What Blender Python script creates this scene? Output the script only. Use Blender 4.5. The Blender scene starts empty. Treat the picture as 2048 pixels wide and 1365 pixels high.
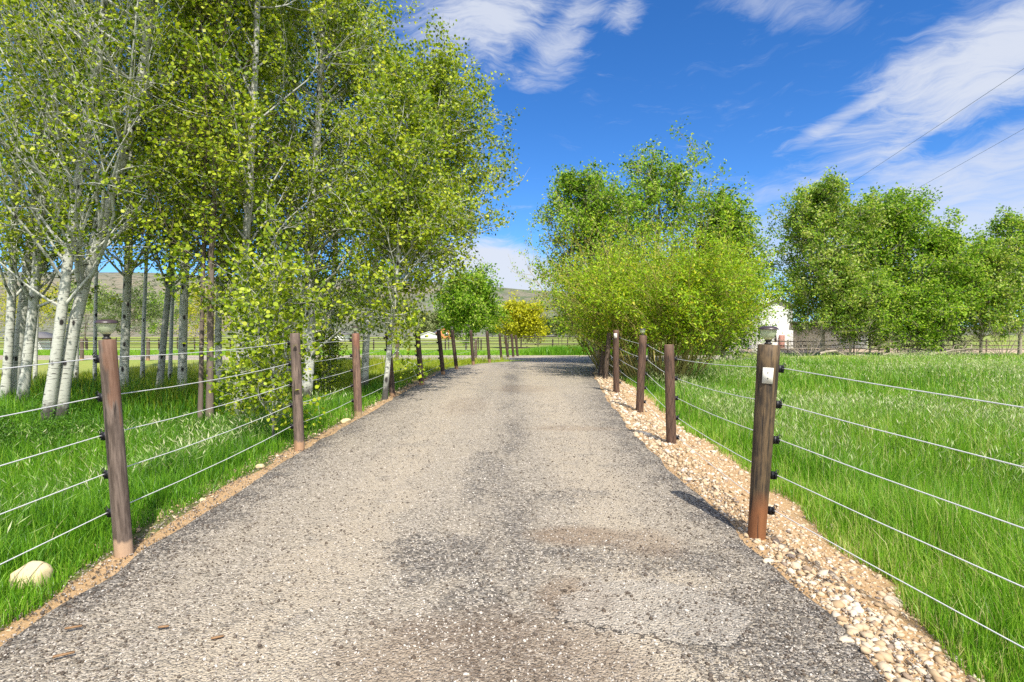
import bpy, math, random
import numpy as np
from mathutils import Vector

# ------------------------------------------------------------------ camera, world, sun, exposure
SC = bpy.context.scene
COL = SC.collection
F = 1137.8                      # focal length in photo pixels (20 mm on 36 mm, 2048 px wide)
CAM_H, HOR = 1.5, 668.0         # eye height, horizon row
cam_d = bpy.data.cameras.new('camera'); cam_d.lens = 20; cam_d.sensor_width = 36
cam_d.clip_start = 0.05; cam_d.clip_end = 8000
cam = bpy.data.objects.new('camera', cam_d); COL.objects.link(cam)
cam.location = (0, 0, CAM_H)
cam.rotation_euler = (math.radians(90) - math.atan((682.5 - HOR) / F), 0, 0)
SC.camera = cam

SUN_AZ, SUN_EL = math.radians(162.5), math.radians(53)       # azimuth clockwise from +Y
sun_dir = Vector((math.sin(SUN_AZ) * math.cos(SUN_EL), math.cos(SUN_AZ) * math.cos(SUN_EL), math.sin(SUN_EL)))
sun_d = bpy.data.lights.new('sun', 'SUN'); sun_d.energy = 4.4; sun_d.angle = math.radians(0.53); sun_d.color = (1, 0.95, 0.86)
sun = bpy.data.objects.new('sun', sun_d); COL.objects.link(sun)
sun.rotation_euler = (-sun_dir).to_track_quat('-Z', 'Y').to_euler()
SC.view_settings.view_transform = 'Standard'; SC.view_settings.look = 'None'
SC.view_settings.exposure = 0.84; SC.view_settings.gamma = 1.0
SC.cycles.max_bounces = 6; SC.cycles.diffuse_bounces = 3; SC.cycles.transmission_bounces = 4
SC.cycles.transparent_max_bounces = 6; SC.cycles.glossy_bounces = 2
SC.cycles.use_denoising = False

# ------------------------------------------------------------------ node helper
def nd(nt, typ, ins=None, **props):
    n = nt.nodes.new(typ)
    for k, v in props.items(): setattr(n, k, v)
    for k, v in (ins or {}).items():
        s = n.inputs[k]
        if isinstance(v, bpy.types.NodeSocket): nt.links.new(v, s)
        else: s.default_value = v
    return n
def mth(nt, op, a, b=0.0, c=0.0, clamp=False):
    return nd(nt, 'ShaderNodeMath', {0: a, 1: b, 2: c}, operation=op, use_clamp=clamp).outputs[0]
def mixc(nt, f, a, b, mode='MIX'):
    n = nd(nt, 'ShaderNodeMix', data_type='RGBA', blend_type=mode)
    for i, v in ((0, f), (6, a), (7, b)):
        if isinstance(v, bpy.types.NodeSocket): nt.links.new(v, n.inputs[i])
        else: n.inputs[i].default_value = v if i == 0 else (*v, 1) if len(v) == 3 else v
    return n.outputs[2]
def ramp(nt, f, stops):
    n = nd(nt, 'ShaderNodeValToRGB', {0: f}); e = n.color_ramp.elements
    while len(e) < len(stops): e.new(0.5)
    for el, (p, c) in zip(e, stops):
        el.position = p; el.color = (*c, 1) if len(c) == 3 else c
    return n.outputs[0]
def step(nt, v, lo, hi):
    return nd(nt, 'ShaderNodeMapRange', {0: v, 1: lo, 2: hi, 3: 0.0, 4: 1.0}, interpolation_type='SMOOTHSTEP').outputs[0]
def noise(nt, vec, scale, detail=4, rough=0.55, dist=0.0):
    return nd(nt, 'ShaderNodeTexNoise', {'Vector': vec, 'Scale': scale, 'Detail': detail, 'Roughness': rough, 'Distortion': dist}).outputs[0]
def vscale(nt, vec, s):
    return nd(nt, 'ShaderNodeMapping', {'Vector': vec, 'Scale': s}).outputs[0]

# ------------------------------------------------------------------ sky with clouds
world = bpy.data.worlds.new('World'); SC.world = world; world.use_nodes = True
wt = world.node_tree; wt.nodes.clear()
sky = nd(wt, 'ShaderNodeTexSky', sky_type='NISHITA', sun_disc=False, sun_elevation=SUN_EL, sun_rotation=SUN_AZ,
         altitude=1900, air_density=1.0, dust_density=0.3, ozone_density=2.5)
skyc = nd(wt, 'ShaderNodeHueSaturation', {'Color': sky.outputs[0], 'Saturation': 1.18, 'Value': 1.0, 'Hue': 0.5}).outputs[0]
dirn = nd(wt, 'ShaderNodeTexCoord').outputs['Generated']
sx = nd(wt, 'ShaderNodeSeparateXYZ', {0: dirn})
az = mth(wt, 'ARCTAN2', sx.outputs[0], sx.outputs[1])
el = mth(wt, 'ARCSINE', sx.outputs[2])
ae = nd(wt, 'ShaderNodeCombineXYZ', {0: az, 1: el, 2: 0.0}).outputs[0]
warp = nd(wt, 'ShaderNodeTexNoise', {'Vector': ae, 'Scale': 5.0, 'Detail': 3.0})
aew = nd(wt, 'ShaderNodeVectorMath', {0: ae, 1: nd(wt, 'ShaderNodeVectorMath', {0: nd(wt, 'ShaderNodeVectorMath', {0: warp.outputs[1], 1: (0.5, 0.5, 0.5)}, operation='SUBTRACT').outputs[0], 3: 0.13}, operation='SCALE').outputs[0]}, operation='ADD').outputs[0]
def streak(rot, sx_, sy_, sc, det=7, rough=0.6):
    m = nd(wt, 'ShaderNodeMapping', {'Vector': aew, 'Rotation': (0, 0, rot), 'Scale': (sx_, sy_, 1)}).outputs[0]
    return noise(wt, m, sc, det, rough, 0.6)
n_diag = streak(math.radians(-24), 1.0, 3.6, 4.2)
n_wisp = streak(math.radians(-40), 1.0, 2.6, 7.0)
n_flat = streak(math.radians(-8), 0.8, 3.4, 4.0)
n_fine = streak(math.radians(-27), 1.0, 4.5, 15.0, 6, .7)
n_back_fill = noise(wt, dirn, 2.2, 6, .6, .5)
def blend(n, k=.38): return mth(wt, 'ADD', mth(wt, 'MULTIPLY', n, 1 - k), mth(wt, 'MULTIPLY', n_fine, k))
n_diag, n_wisp, n_flat = blend(n_diag), blend(n_wisp, .45), blend(n_flat, .25)
def pix_ae(px, py):
    dx = (px - 1024) / F
    return math.atan(dx), math.atan((HOR - py) / F / math.sqrt(1 + dx * dx))
def blob(px, py, rx, ry, rot=0.0):             # soft elliptical patch of sky, given by direction
    a0, e0 = pix_ae(px, py)
    dx = mth(wt, 'SUBTRACT', az, a0); dy = mth(wt, 'SUBTRACT', el, e0); c, s = math.cos(rot), math.sin(rot)
    u = mth(wt, 'DIVIDE', mth(wt, 'ADD', mth(wt, 'MULTIPLY', dx, c), mth(wt, 'MULTIPLY', dy, s)), rx / F)
    v = mth(wt, 'DIVIDE', mth(wt, 'SUBTRACT', mth(wt, 'MULTIPLY', dy, c), mth(wt, 'MULTIPLY', dx, s)), ry / F)
    r2 = mth(wt, 'ADD', mth(wt, 'MULTIPLY', u, u), mth(wt, 'MULTIPLY', v, v))
    return mth(wt, 'POWER', 2.718, mth(wt, 'MULTIPLY', r2, -1.0))
def cloud(b, n, lo, hi, amt):                  # patch x noise -> density
    t = mth(wt, 'ADD', mth(wt, 'MULTIPLY', b, 0.72), mth(wt, 'MULTIPLY', mth(wt, 'SUBTRACT', n, 0.5), 1.7))
    return mth(wt, 'MULTIPLY', step(wt, t, lo, hi), amt)
parts = [
    cloud(blob(970, 35, 190, 85, 0.25), n_wisp, 0.14, 0.80, 0.85),
    cloud(blob(1120, 85, 120, 60, 0.75), n_wisp, 0.22, 0.9, 0.7),
    cloud(blob(1245, 42, 55, 32, 0.2), n_wisp, 0.25, 0.85, 0.65),
    cloud(blob(1570, 20, 190, 45, -0.35), n_wisp, 0.30, 1.0, 0.45),
    cloud(blob(1990, 115, 320, 95, 0.42), n_diag, 0.16, 0.80, 0.9),
    cloud(blob(1730, 210, 190, 24, 0.42), n_diag, 0.22, 0.8, 0.8),
    cloud(blob(1880, 235, 170, 34, 0.48), n_diag, 0.22, 0.8, 0.85),
    cloud(blob(1960, 350, 420, 70, 0.28), n_diag, 0.08, 0.85, 0.8),
    cloud(blob(1950, 450, 560, 90, 0.08), n_flat, 0.02, 0.75, 0.78),
    cloud(blob(2050, 10, 300, 70, 0.3), n_diag, 0.28, 1.0, 0.7),
    cloud(blob(985, 550, 150, 70, -0.12), n_flat, 0.08, 0.5, 0.95),
    cloud(blob(880, 520, 110, 50, 0.0), n_flat, 0.2, 0.7, 0.85),
    cloud(blob(500, 300, 700, 220, 0.2), n_flat, 0.45, 1.0, 0.3),
]
dens = parts[0]
for p in parts[1:]: dens = mth(wt, 'MAXIMUM', dens, p)
haze_low = mth(wt, 'MULTIPLY', mth(wt, 'POWER', 2.718, mth(wt, 'MULTIPLY', el, -9.0)), 0.35)
dens = mth(wt, 'MAXIMUM', dens, mth(wt, 'MULTIPLY', haze_low, 0.9), clamp=True)
skyt = mixc(wt, 1.0, skyc, (0.46, 0.83, 1.14), 'MULTIPLY')
cl = mixc(wt, dens, skyt, (4.3, 4.55, 5.1))
back = mth(wt, 'MULTIPLY', mth(wt, 'MULTIPLY', step(wt, sx.outputs[1], .05, -.35), step(wt, n_back_fill, .34, .56)), .95)  # unseen bright clouds behind the camera, added as fill light
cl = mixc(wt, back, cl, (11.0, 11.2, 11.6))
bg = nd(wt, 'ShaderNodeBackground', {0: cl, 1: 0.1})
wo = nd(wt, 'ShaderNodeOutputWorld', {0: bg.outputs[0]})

# ------------------------------------------------------------------ general helpers
rs = np.random.RandomState
def sm(a, b, v):
    t = np.clip((v - a) / (b - a), 0, 1); return t * t * (3 - 2 * t)
def unit(v): return v / np.maximum(np.linalg.norm(v, axis=-1, keepdims=True), 1e-9)

def mesh_from(name, V, faces, mat=None, attrs=None, smooth=False):
    """V (N,3); faces: list of int arrays (M,k)."""
    me = bpy.data.meshes.new(name)
    V = np.asarray(V, np.float32); faces = [np.asarray(f, np.int32) for f in faces if len(f)]
    me.vertices.add(len(V)); me.vertices.foreach_set('co', V.ravel())
    loops = np.concatenate([f.ravel() for f in faces]); tot = np.concatenate([np.full(len(f), f.shape[1], np.int32) for f in faces])
    me.loops.add(len(loops)); me.loops.foreach_set('vertex_index', loops)
    me.polygons.add(len(tot)); me.polygons.foreach_set('loop_start', np.concatenate([[0], np.cumsum(tot)[:-1]]).astype(np.int32))
    me.polygons.foreach_set('loop_total', tot)
    if smooth: me.polygons.foreach_set('use_smooth', np.ones(len(tot), bool))
    for k, a in (attrs or {}).items():
        me.attributes.new(k, 'FLOAT', 'POINT').data.foreach_set('value', np.asarray(a, np.float32))
    me.update(calc_edges=True); me.validate()
    if mat: me.materials.append(mat)
    return me
def link(name, me, parent=None, loc=(0, 0, 0), **props):
    o = bpy.data.objects.new(name, me); COL.objects.link(o); o.location = loc
    if parent: o.parent = parent
    for k, v in props.items(): o[k] = v
    return o
def thing(name, label, cat, loc=(0, 0, 0), group=None, rz=0.0):
    o = bpy.data.objects.new(name, None); COL.objects.link(o); o.location = loc; o.rotation_euler = (0, 0, rz)
    o.empty_display_size = 0.2; o['label'] = label; o['category'] = cat
    if group: o['group'] = group
    return o
class MB:
    """collects shapes into one mesh"""
    def __init__(s): s.v = []; s.f = {}; s.n = 0
    def add(s, V, faces):
        V = np.asarray(V, float).reshape(-1, 3)
        for f in faces:
            f = np.asarray(f, int)
            if len(f): s.f.setdefault(f.shape[1], []).append(f + s.n)
        s.v.append(V); s.n += len(V); return s
    def box(s, c, d, rz=0.0, bev=0.0):
        c = np.asarray(c, float); h = np.asarray(d, float) / 2
        V = np.array([[x, y, z] for z in (-1, 1) for y in (-1, 1) for x in (-1, 1)], float) * h
        R = np.array([[math.cos(rz), -math.sin(rz), 0], [math.sin(rz), math.cos(rz), 0], [0, 0, 1]])
        return s.add(V @ R.T + c, [[[0, 2, 3, 1], [4, 5, 7, 6], [0, 1, 5, 4], [2, 6, 7, 3], [0, 4, 6, 2], [1, 3, 7, 5]]])
    def bar(s, a, b, r, sides=6):
        V, Fq = tubes(np.array([[a, b]], float), np.array([[r, r]], float), sides, caps=False)
        s.add(V, Fq)
        for e in (0, 1):
            s.add(V[e * sides:(e + 1) * sides], [[list(range(sides))[::-1 if e == 0 else 1]]])
        return s
    def tube(s, P, R, sides=8):
        P = np.asarray(P, float); R = np.broadcast_to(np.asarray(R, float), (len(P),))
        V, Fq = tubes(P[None], R[None], sides); return s.add(V, Fq)
    def lathe(s, prof, seg=24, c=(0, 0, 0), ripple=None):
        prof = np.asarray(prof, float); a = np.arange(seg) * 2 * np.pi / seg
        rr = np.ones(seg) if ripple is None else 1 + ripple * np.cos(a * seg / 2)
        V = np.stack([prof[:, :1] * np.cos(a) * rr, prof[:, :1] * np.sin(a) * rr, np.repeat(prof[:, 1:], seg, 1)], -1).reshape(-1, 3) + np.asarray(c)
        i = np.arange(len(prof) - 1)[:, None] * seg; j = np.arange(seg); k = (j + 1) % seg
        return s.add(V, [np.stack([i + j, i + k, i + seg + k, i + seg + j], -1).reshape(-1, 4)])
    def build(s, name, mat, smooth=False, attrs=None):
        return mesh_from(name, np.concatenate(s.v), [np.concatenate(f) for f in s.f.values()], mat, attrs, smooth)

def tubes(P, R, sides=5, caps=True):
    """P (m,n,3) polylines, R (m,n) radii -> verts, [quads]"""
    m, n, _ = P.shape
    T = np.empty_like(P); T[:, 1:-1] = P[:, 2:] - P[:, :-2]; T[:, 0] = P[:, 1] - P[:, 0]; T[:, -1] = P[:, -1] - P[:, -2]
    T = unit(T); mean = unit(P[:, -1] - P[:, 0])
    ref = np.where(np.abs(mean[:, 2:]) > 0.8, np.array([[1., 0, 0]]), np.array([[0, 0, 1.]]))[:, None, :]
    A = unit(np.cross(T, np.broadcast_to(ref, T.shape))); B = np.cross(T, A)
    a = np.arange(sides) * 2 * np.pi / sides
    V = P[:, :, None] + R[:, :, None, None] * (A[:, :, None] * np.cos(a)[:, None] + B[:, :, None] * np.sin(a)[:, None])
    base = (np.arange(m) * n * sides)[:, None, None]; ring = (np.arange(n - 1) * sides)[None, :, None]; j = np.arange(sides)[None, None]
    k = (j + 1) % sides
    Q = np.stack([base + ring + j, base + ring + k, base + ring + sides + k, base + ring + sides + j], -1).reshape(-1, 4)
    return V.reshape(-1, 3), [Q]

def at(px, py, d):              # point seen at photo pixel (px,py) at distance d along the view axis
    return np.array([(px - 1024) / F * d, d, CAM_H + (HOR - py) / F * d])

# ------------------------------------------------------------------ terrain shape
def road_z(y): return np.interp(y, [-20, 0, 4, 7, 13, 19, 29, 40], [-.05, -.02, 0, .04, .11, .15, .17, .15])
def road_l(y): return np.interp(y, [-20, 2, 4, 7, 20, 22, 24, 26, 28, 29.5, 31], [-2.5, -2.5, -2.62, -2.66, -2.6, -2.45, -2.1, -1.5, -.5, 0.6, 2.4])
def road_r(y): return np.interp(y, [-20, 2, 3, 5, 8, 13, 18, 22, 25, 27.5, 29, 31], [1.62, 1.64, 1.76, 1.80, 1.8, 2.2, 2.7, 3.3, 4.4, 6.2, 8.2, 13])
def verge_r(y): return np.interp(y, [-20, 2.5, 3.5, 5, 8, 13, 18, 26], [2.05, 2.2, 2.42, 2.65, 2.82, 3.22, 3.6, 5.0])
def far_fade(x, y): return sm(23, 29, y) * (1 - sm(11, 18, x))
def ground_z(x, y, bumps=True):
    x = np.asarray(x, float); y = np.asarray(y, float)
    zr = road_z(y); l, r = road_l(y), road_r(y)
    dl = np.maximum(l - x, 0); dr = np.maximum(x - r, 0)
    drop = 0.40 * sm(0.0, 2.6, dl) + 0.30 * sm(0.0, 2.2, dr)
    near = zr - drop
    if bumps:
        off = np.clip(np.maximum(dl, dr) / 2, 0, 1)
        near = near + off * (0.05 * np.sin(x * 1.3 + y * .7) + 0.04 * np.sin(x * .6 - y * 1.1 + 2) + .02 * np.sin(3.1 * x + 2.3 * y))
    f = far_fade(x, y)
    z = near * (1 - f) + 0.10 * f
    return z - 0.40 * sm(42, 70, y)

# ------------------------------------------------------------------ materials
def new_mat(name):
    m = bpy.data.materials.new(name); m.use_nodes = True; nt = m.node_tree; nt.nodes.clear()
    return m, nt
def out(nt, sh): nd(nt, 'ShaderNodeOutputMaterial', {0: sh})
def principled(nt, col, rough=0.8, bump=None, bstr=0.5, bdist=0.02, spec=0.3, **kw):
    ins = {'Base Color': col if isinstance(col, bpy.types.NodeSocket) else (*col, 1), 'Roughness': rough, 'Specular IOR Level': spec, **kw}
    if bump is not None: ins['Normal'] = nd(nt, 'ShaderNodeBump', {'Strength': bstr, 'Distance': bdist, 'Height': bump}).outputs[0]
    return nd(nt, 'ShaderNodeBsdfPrincipled', ins).outputs[0]
def objco(nt): return nd(nt, 'ShaderNodeTexCoord').outputs['Object']

def leaf_mat(name, stops, trans=0.35, rough=0.5, spec=0.25):
    m, nt = new_mat(name)
    r = nd(nt, 'ShaderNodeAttribute', attribute_name='rnd').outputs['Fac']
    c = ramp(nt, r, stops)
    p = principled(nt, c, rough, spec=spec)
    t = nd(nt, 'ShaderNodeBsdfTranslucent', {0: mixc(nt, 1.0, c, (1.25, 1.2, 0.6), 'MULTIPLY')}).outputs[0]
    out(nt, nd(nt, 'ShaderNodeMixShader', {0: trans, 1: p, 2: t}).outputs[0]); return m
def simple_mat(name, col, rough=0.7, var=0.25, scale=12.0, spec=0.3, bstr=0.2, **kw):
    m, nt = new_mat(name); co = objco(nt); n = noise(nt, co, scale)
    c = mixc(nt, n, tuple(x * (1 - var) for x in col), tuple(x * (1 + var) for x in col))
    out(nt, principled(nt, c, rough, n, bstr, 0.01, spec, **kw)); return m

M = {}
M['aspen_leaf'] = leaf_mat('aspen_leaf', [(0, (.05, .10, .004)), (.3, (.15, .235, .008)), (.6, (.28, .375, .013)), (.88, (.41, .49, .03)), (1, (.50, .53, .06))], .42)
M['elm_leaf'] = leaf_mat('elm_leaf', [(0, (.04, .11, .007)), (.4, (.15, .30, .016)), (.75, (.30, .46, .035)), (1, (.46, .54, .12))], .48, .65, .12)
M['elm_leaf_pale'] = leaf_mat('elm_leaf_pale', [(0, (.06, .15, .012)), (.4, (.20, .34, .028)), (.75, (.35, .47, .065)), (1, (.48, .50, .17))], .48)
M['willow_leaf'] = leaf_mat('willow_leaf', [(0, (.09, .17, .006)), (.4, (.23, .40, .012)), (.75, (.40, .53, .02)), (1, (.54, .50, .03))], .42)
M['yellow_leaf'] = leaf_mat('yellow_leaf', [(0, (.17, .19, .006)), (.5, (.40, .41, .010)), (1, (.54, .52, .02))], .4)
M['dark_leaf'] = leaf_mat('dark_leaf', [(0, (.03, .055, .012)), (.6, (.07, .11, .02)), (1, (.12, .16, .04))], .2)
M['sage_leaf'] = leaf_mat('sage_leaf', [(0, (.08, .11, .03)), (.6, (.17, .20, .07)), (1, (.25, .26, .12))], .2)
M['blossom'] = leaf_mat('blossom', [(0, (.45, .42, .40)), (.6, (.72, .70, .68)), (1, (.85, .80, .80))], .2)
M['weed_leaf'] = leaf_mat('weed_leaf', [(0, (.03, .10, .006)), (.6, (.08, .20, .012)), (1, (.14, .26, .02))])

def aspen_bark(name, white, knots, lo_dark=0.5):
    m, nt = new_mat(name); co = objco(nt); z = nd(nt, 'ShaderNodeSeparateXYZ', {0: co}).outputs[2]
    big = noise(nt, vscale(nt, co, (3, 3, 1.2)), 2.0, 4)
    c = mixc(nt, big, tuple(w * .72 for w in white), white)
    line = noise(nt, vscale(nt, co, (7, 7, 42)), 1.0, 3, .6)
    c = mixc(nt, mth(nt, 'MULTIPLY', step(nt, line, .565, .64), .82), c, (.06, .055, .045))
    vor = nd(nt, 'ShaderNodeTexVoronoi', {'Vector': vscale(nt, co, (5.0, 5.0, 2.6)), 'Scale': 1.0, 'Randomness': 1.0}).outputs[0]
    kn = step(nt, mth(nt, 'ADD', vor, mth(nt, 'MULTIPLY', line, .18)), knots + .12, knots)
    c = mixc(nt, kn, c, (.025, .022, .02))
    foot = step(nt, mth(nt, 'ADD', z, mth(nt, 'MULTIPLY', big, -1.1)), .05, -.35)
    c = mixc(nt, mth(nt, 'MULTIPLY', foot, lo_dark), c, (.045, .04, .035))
    out(nt, principled(nt, c, .75, line, .35, .01)); return m
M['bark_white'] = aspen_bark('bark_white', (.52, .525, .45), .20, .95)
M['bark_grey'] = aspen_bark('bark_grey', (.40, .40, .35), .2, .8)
def rough_bark(name, a, b, sc=10):
    m, nt = new_mat(name); co = objco(nt); n = noise(nt, vscale(nt, co, (1, 1, .2)), sc, 5, .65)
    out(nt, principled(nt, mixc(nt, n, a, b), .85, n, .8, .02)); return m
M['bark_brown'] = rough_bark('bark_brown', (.05, .038, .028), (.24, .19, .15))
M['bark_pale'] = rough_bark('bark_pale', (.14, .12, .09), (.42, .37, .29))
M['dead_twig'] = rough_bark('dead_twig', (.16, .135, .105), (.42, .36, .29), 4)
M['willow_stem'] = rough_bark('willow_stem', (.15, .12, .03), (.50, .44, .14), 5)

def grass_mat(name, stops):
    m, nt = new_mat(name)
    r = nd(nt, 'ShaderNodeAttribute', attribute_name='rnd').outputs['Fac']
    c = ramp(nt, r, stops)
    p = principled(nt, c, .42, spec=.35)
    t = nd(nt, 'ShaderNodeBsdfTranslucent', {0: mixc(nt, 1.0, c, (1.2, 1.2, .7), 'MULTIPLY')}).outputs[0]
    out(nt, nd(nt, 'ShaderNodeMixShader', {0: .42, 1: p, 2: t}).outputs[0]); return m
M['grass'] = grass_mat('grass', [(0, (.03, .10, .006)), (.15, (.06, .18, .008)), (.42, (.145, .34, .015)), (.72, (.26, .45, .035)), (.9, (.42, .50, .11)), (1, (.55, .50, .22))])
M['pasture'] = grass_mat('pasture', [(0, (.14, .22, .01)), (.5, (.29, .36, .02)), (.85, (.43, .43, .045)), (1, (.5, .46, .13))])
M['seed'] = grass_mat('seed', [(0, (.26, .38, .10)), (.6, (.42, .48, .22)), (1, (.55, .52, .34))])

def ground_mat():
    m, nt = new_mat('meadow_ground'); co = objco(nt); s = nd(nt, 'ShaderNodeSeparateXYZ', {0: co})
    n1 = noise(nt, co, .25, 5); n2 = noise(nt, co, 6.0, 5); n3 = noise(nt, vscale(nt, co, (1, .25, 1)), .06, 4)
    near = mixc(nt, n2, (.06, .085, .015), (.16, .15, .05))
    lush = mixc(nt, n2, (.12, .20, .02), (.20, .27, .035))
    dry = mixc(nt, n2, (.22, .25, .04), (.30, .30, .075))
    far = mixc(nt, step(nt, mth(nt, 'ADD', mth(nt, 'MULTIPLY', n1, .5), mth(nt, 'MULTIPLY', n3, .5)), .35, .65), lush, dry)
    c = mixc(nt, step(nt, s.outputs[1], 16, 30), near, far)
    out(nt, principled(nt, c, .9, n2, .5, .05)); return m
M['ground'] = ground_mat()

def road_mat(name, edge=True):
    m, nt = new_mat(name); co = objco(nt); sp = nd(nt, 'ShaderNodeSeparateXYZ', {0: co}); X, Y = sp.outputs[0], sp.outputs[1]
    v1 = nd(nt, 'ShaderNodeTexVoronoi', {'Vector': co, 'Scale': 62.0}); v2 = nd(nt, 'ShaderNodeTexVoronoi', {'Vector': co, 'Scale': 125.0})
    cell = nd(nt, 'ShaderNodeSeparateColor', {0: v1.outputs[1]}); cell2 = nd(nt, 'ShaderNodeSeparateColor', {0: v2.outputs[1]})
    nb = noise(nt, co, .9, 5, .6); nm = noise(nt, co, 3.2, 5, .65); nf = noise(nt, co, 14, 4, .7); ns = noise(nt, vscale(nt, co, (1, .22, 1)), 1.6, 5, .6)
    rnd = mth(nt, 'ADD', mth(nt, 'MULTIPLY', cell.outputs[0], .6), mth(nt, 'MULTIPLY', cell2.outputs[0], .4))
    light = ramp(nt, rnd, [(0, (.085, .073, .058)), (.3, (.23, .198, .155)), (.62, (.35, .302, .238)), (.86, (.46, .405, .33)), (1, (.62, .56, .48))])
    dark = ramp(nt, rnd, [(0, (.028, .024, .021)), (.4, (.08, .07, .06)), (.62, (.155, .138, .12)), (.82, (.28, .25, .215)), (1, (.46, .42, .365))])
    dust = mixc(nt, nf, (.35, .288, .21), (.45, .385, .292))
    # how much bare dark chip shows: edges, the strip between wheel tracks, worn patches
    eg = nd(nt, 'ShaderNodeAttribute', attribute_name='edge').outputs['Fac']
    k = step(nt, mth(nt, 'ADD', eg, mth(nt, 'MULTIPLY', mth(nt, 'SUBTRACT', nm, .5), .7)), .70, 1.04)
    def pat(x, y, rx, ry, amt, w=.9):
        a = mth(nt, 'DIVIDE', mth(nt, 'SUBTRACT', X, x), rx); b = mth(nt, 'DIVIDE', mth(nt, 'SUBTRACT', Y, y), ry)
        r = mth(nt, 'SQRT', mth(nt, 'ADD', mth(nt, 'MULTIPLY', a, a), mth(nt, 'MULTIPLY', b, b)))
        r = mth(nt, 'ADD', r, mth(nt, 'MULTIPLY', mth(nt, 'SUBTRACT', nm, .5), w))
        return mth(nt, 'MULTIPLY', step(nt, r, 1.15, .55), amt)
    def mx(*l):
        o = l[0]
        for q in l[1:]: o = mth(nt, 'MAXIMUM', o, q)
        return o
    mid = mth(nt, 'MULTIPLY', step(nt, mth(nt, 'ABSOLUTE', mth(nt, 'ADD', X, mth(nt, 'MULTIPLY', mth(nt, 'SUBTRACT', nb, .5), .5)), 0), .42, .05), mth(nt, 'MULTIPLY', step(nt, ns, .38, .60), .8))
    blot = mth(nt, 'MULTIPLY', step(nt, nb, .57, .78), .45)
    wt_ = lambda x0: step(nt, mth(nt, 'ABSOLUTE', mth(nt, 'SUBTRACT', mth(nt, 'ADD', X, mth(nt, 'MULTIPLY', mth(nt, 'SUBTRACT', nb, .5), .7)), x0)), .62, .12)
    track = mth(nt, 'MAXIMUM', wt_(-1.2), wt_(.78))
    darkm = mx(k, mid, blot, pat(-.42, 3.75, .42, .5, .72, 1.9), pat(.85, 3.72, .8, .3, .7, 1.9), pat(.45, 5.1, .5, .25, .5, 1.8), pat(-.2, 3.0, .35, .6, .6, 1.9), pat(1.15, 2.8, .45, .7, .75, 1.8), pat(-.25, 5.9, .3, 1.3, .5, 1.8)) if edge else mth(nt, 'MULTIPLY', k, .4)
    spk = step(nt, mth(nt, 'ADD', darkm, mth(nt, 'ADD', mth(nt, 'MULTIPLY', mth(nt, 'SUBTRACT', cell.outputs[1], .5), 1.25), mth(nt, 'MULTIPLY', mth(nt, 'SUBTRACT', nf, .5), .9))), .42, .60)
    spk = mth(nt, 'ADD', mth(nt, 'MULTIPLY', spk, .8), mth(nt, 'MULTIPLY', darkm, .2))
    c = mixc(nt, spk, light, dark)
    # dust fills the gaps between the chips on the wheel tracks
    tr = mth(nt, 'MULTIPLY', step(nt, mth(nt, 'SUBTRACT', mth(nt, 'ADD', ns, mth(nt, 'MULTIPLY', nm, .4)), .15), .35, .75), mth(nt, 'SUBTRACT', 1.0, darkm))
    track = mth(nt, 'MULTIPLY', track, mth(nt, 'SUBTRACT', 1.0, mth(nt, 'MULTIPLY', spk, .75)))
    tr = mth(nt, 'MAXIMUM', mth(nt, 'MULTIPLY', tr, .45), mth(nt, 'MULTIPLY', track, mth(nt, 'MULTIPLY', step(nt, nm, .25, .55), .82))) if edge else tr
    c = mixc(nt, tr, c, dust)
    if edge:
        st = mx(pat(.48, 4.12, .42, .22, .85, .6), pat(.95, 4.0, .3, .3, .6), pat(.35, 3.15, .25, .3, .7), pat(-.1, 2.55, .8, .55, .6), pat(.9, 8.5, .7, .25, .5), pat(.3, 14, .9, 1.0, .35), pat(-.9, 11, .5, 1.5, .3))
        c = mixc(nt, mth(nt, 'MULTIPLY', st, mth(nt, 'ADD', mth(nt, 'MULTIPLY', nf, .7), .35)), c, (.20, .135, .085))
        # clean worn patch with a dark broken rim near the right wheel track
        a = mth(nt, 'DIVIDE', mth(nt, 'SUBTRACT', X, .78), .52); b = mth(nt, 'DIVIDE', mth(nt, 'SUBTRACT', Y, 3.05), .34)
        r = mth(nt, 'ADD', mth(nt, 'SQRT', mth(nt, 'ADD', mth(nt, 'MULTIPLY', a, a), mth(nt, 'MULTIPLY', b, b))), mth(nt, 'MULTIPLY', mth(nt, 'SUBTRACT', nm, .5), 1.9))
        c = mixc(nt, mth(nt, 'MULTIPLY', step(nt, r, 1.02, .92), .55), c, mixc(nt, mth(nt, 'ADD', mth(nt, 'MULTIPLY', rnd, .6), mth(nt, 'MULTIPLY', nf, .4)), (.20, .18, .15), (.50, .45, .38)))
        rim = mth(nt, 'MULTIPLY', step(nt, mth(nt, 'ABSOLUTE', mth(nt, 'SUBTRACT', r, 1.0)), .035, .012), step(nt, mth(nt, 'SUBTRACT', mth(nt, 'SUBTRACT', 0.0, b), mth(nt, 'MULTIPLY', a, .4)), .0, .5))
        c = mixc(nt, mth(nt, 'MULTIPLY', rim, .85), c, (.03, .027, .025))
    h = mth(nt, 'ADD', mth(nt, 'SUBTRACT', 1.0, v1.outputs[0]), mth(nt, 'MULTIPLY', nf, .5))
    h = mth(nt, 'ADD', h, mth(nt, 'MULTIPLY', mth(nt, 'SUBTRACT', 1.0, v2.outputs[0]), .5))
    out(nt, principled(nt, c, .85, h, 1.0, .014, .25)); return m
M['road'] = road_mat('chip_seal_road'); M['lane'] = road_mat('gravel_lane', False)

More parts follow.
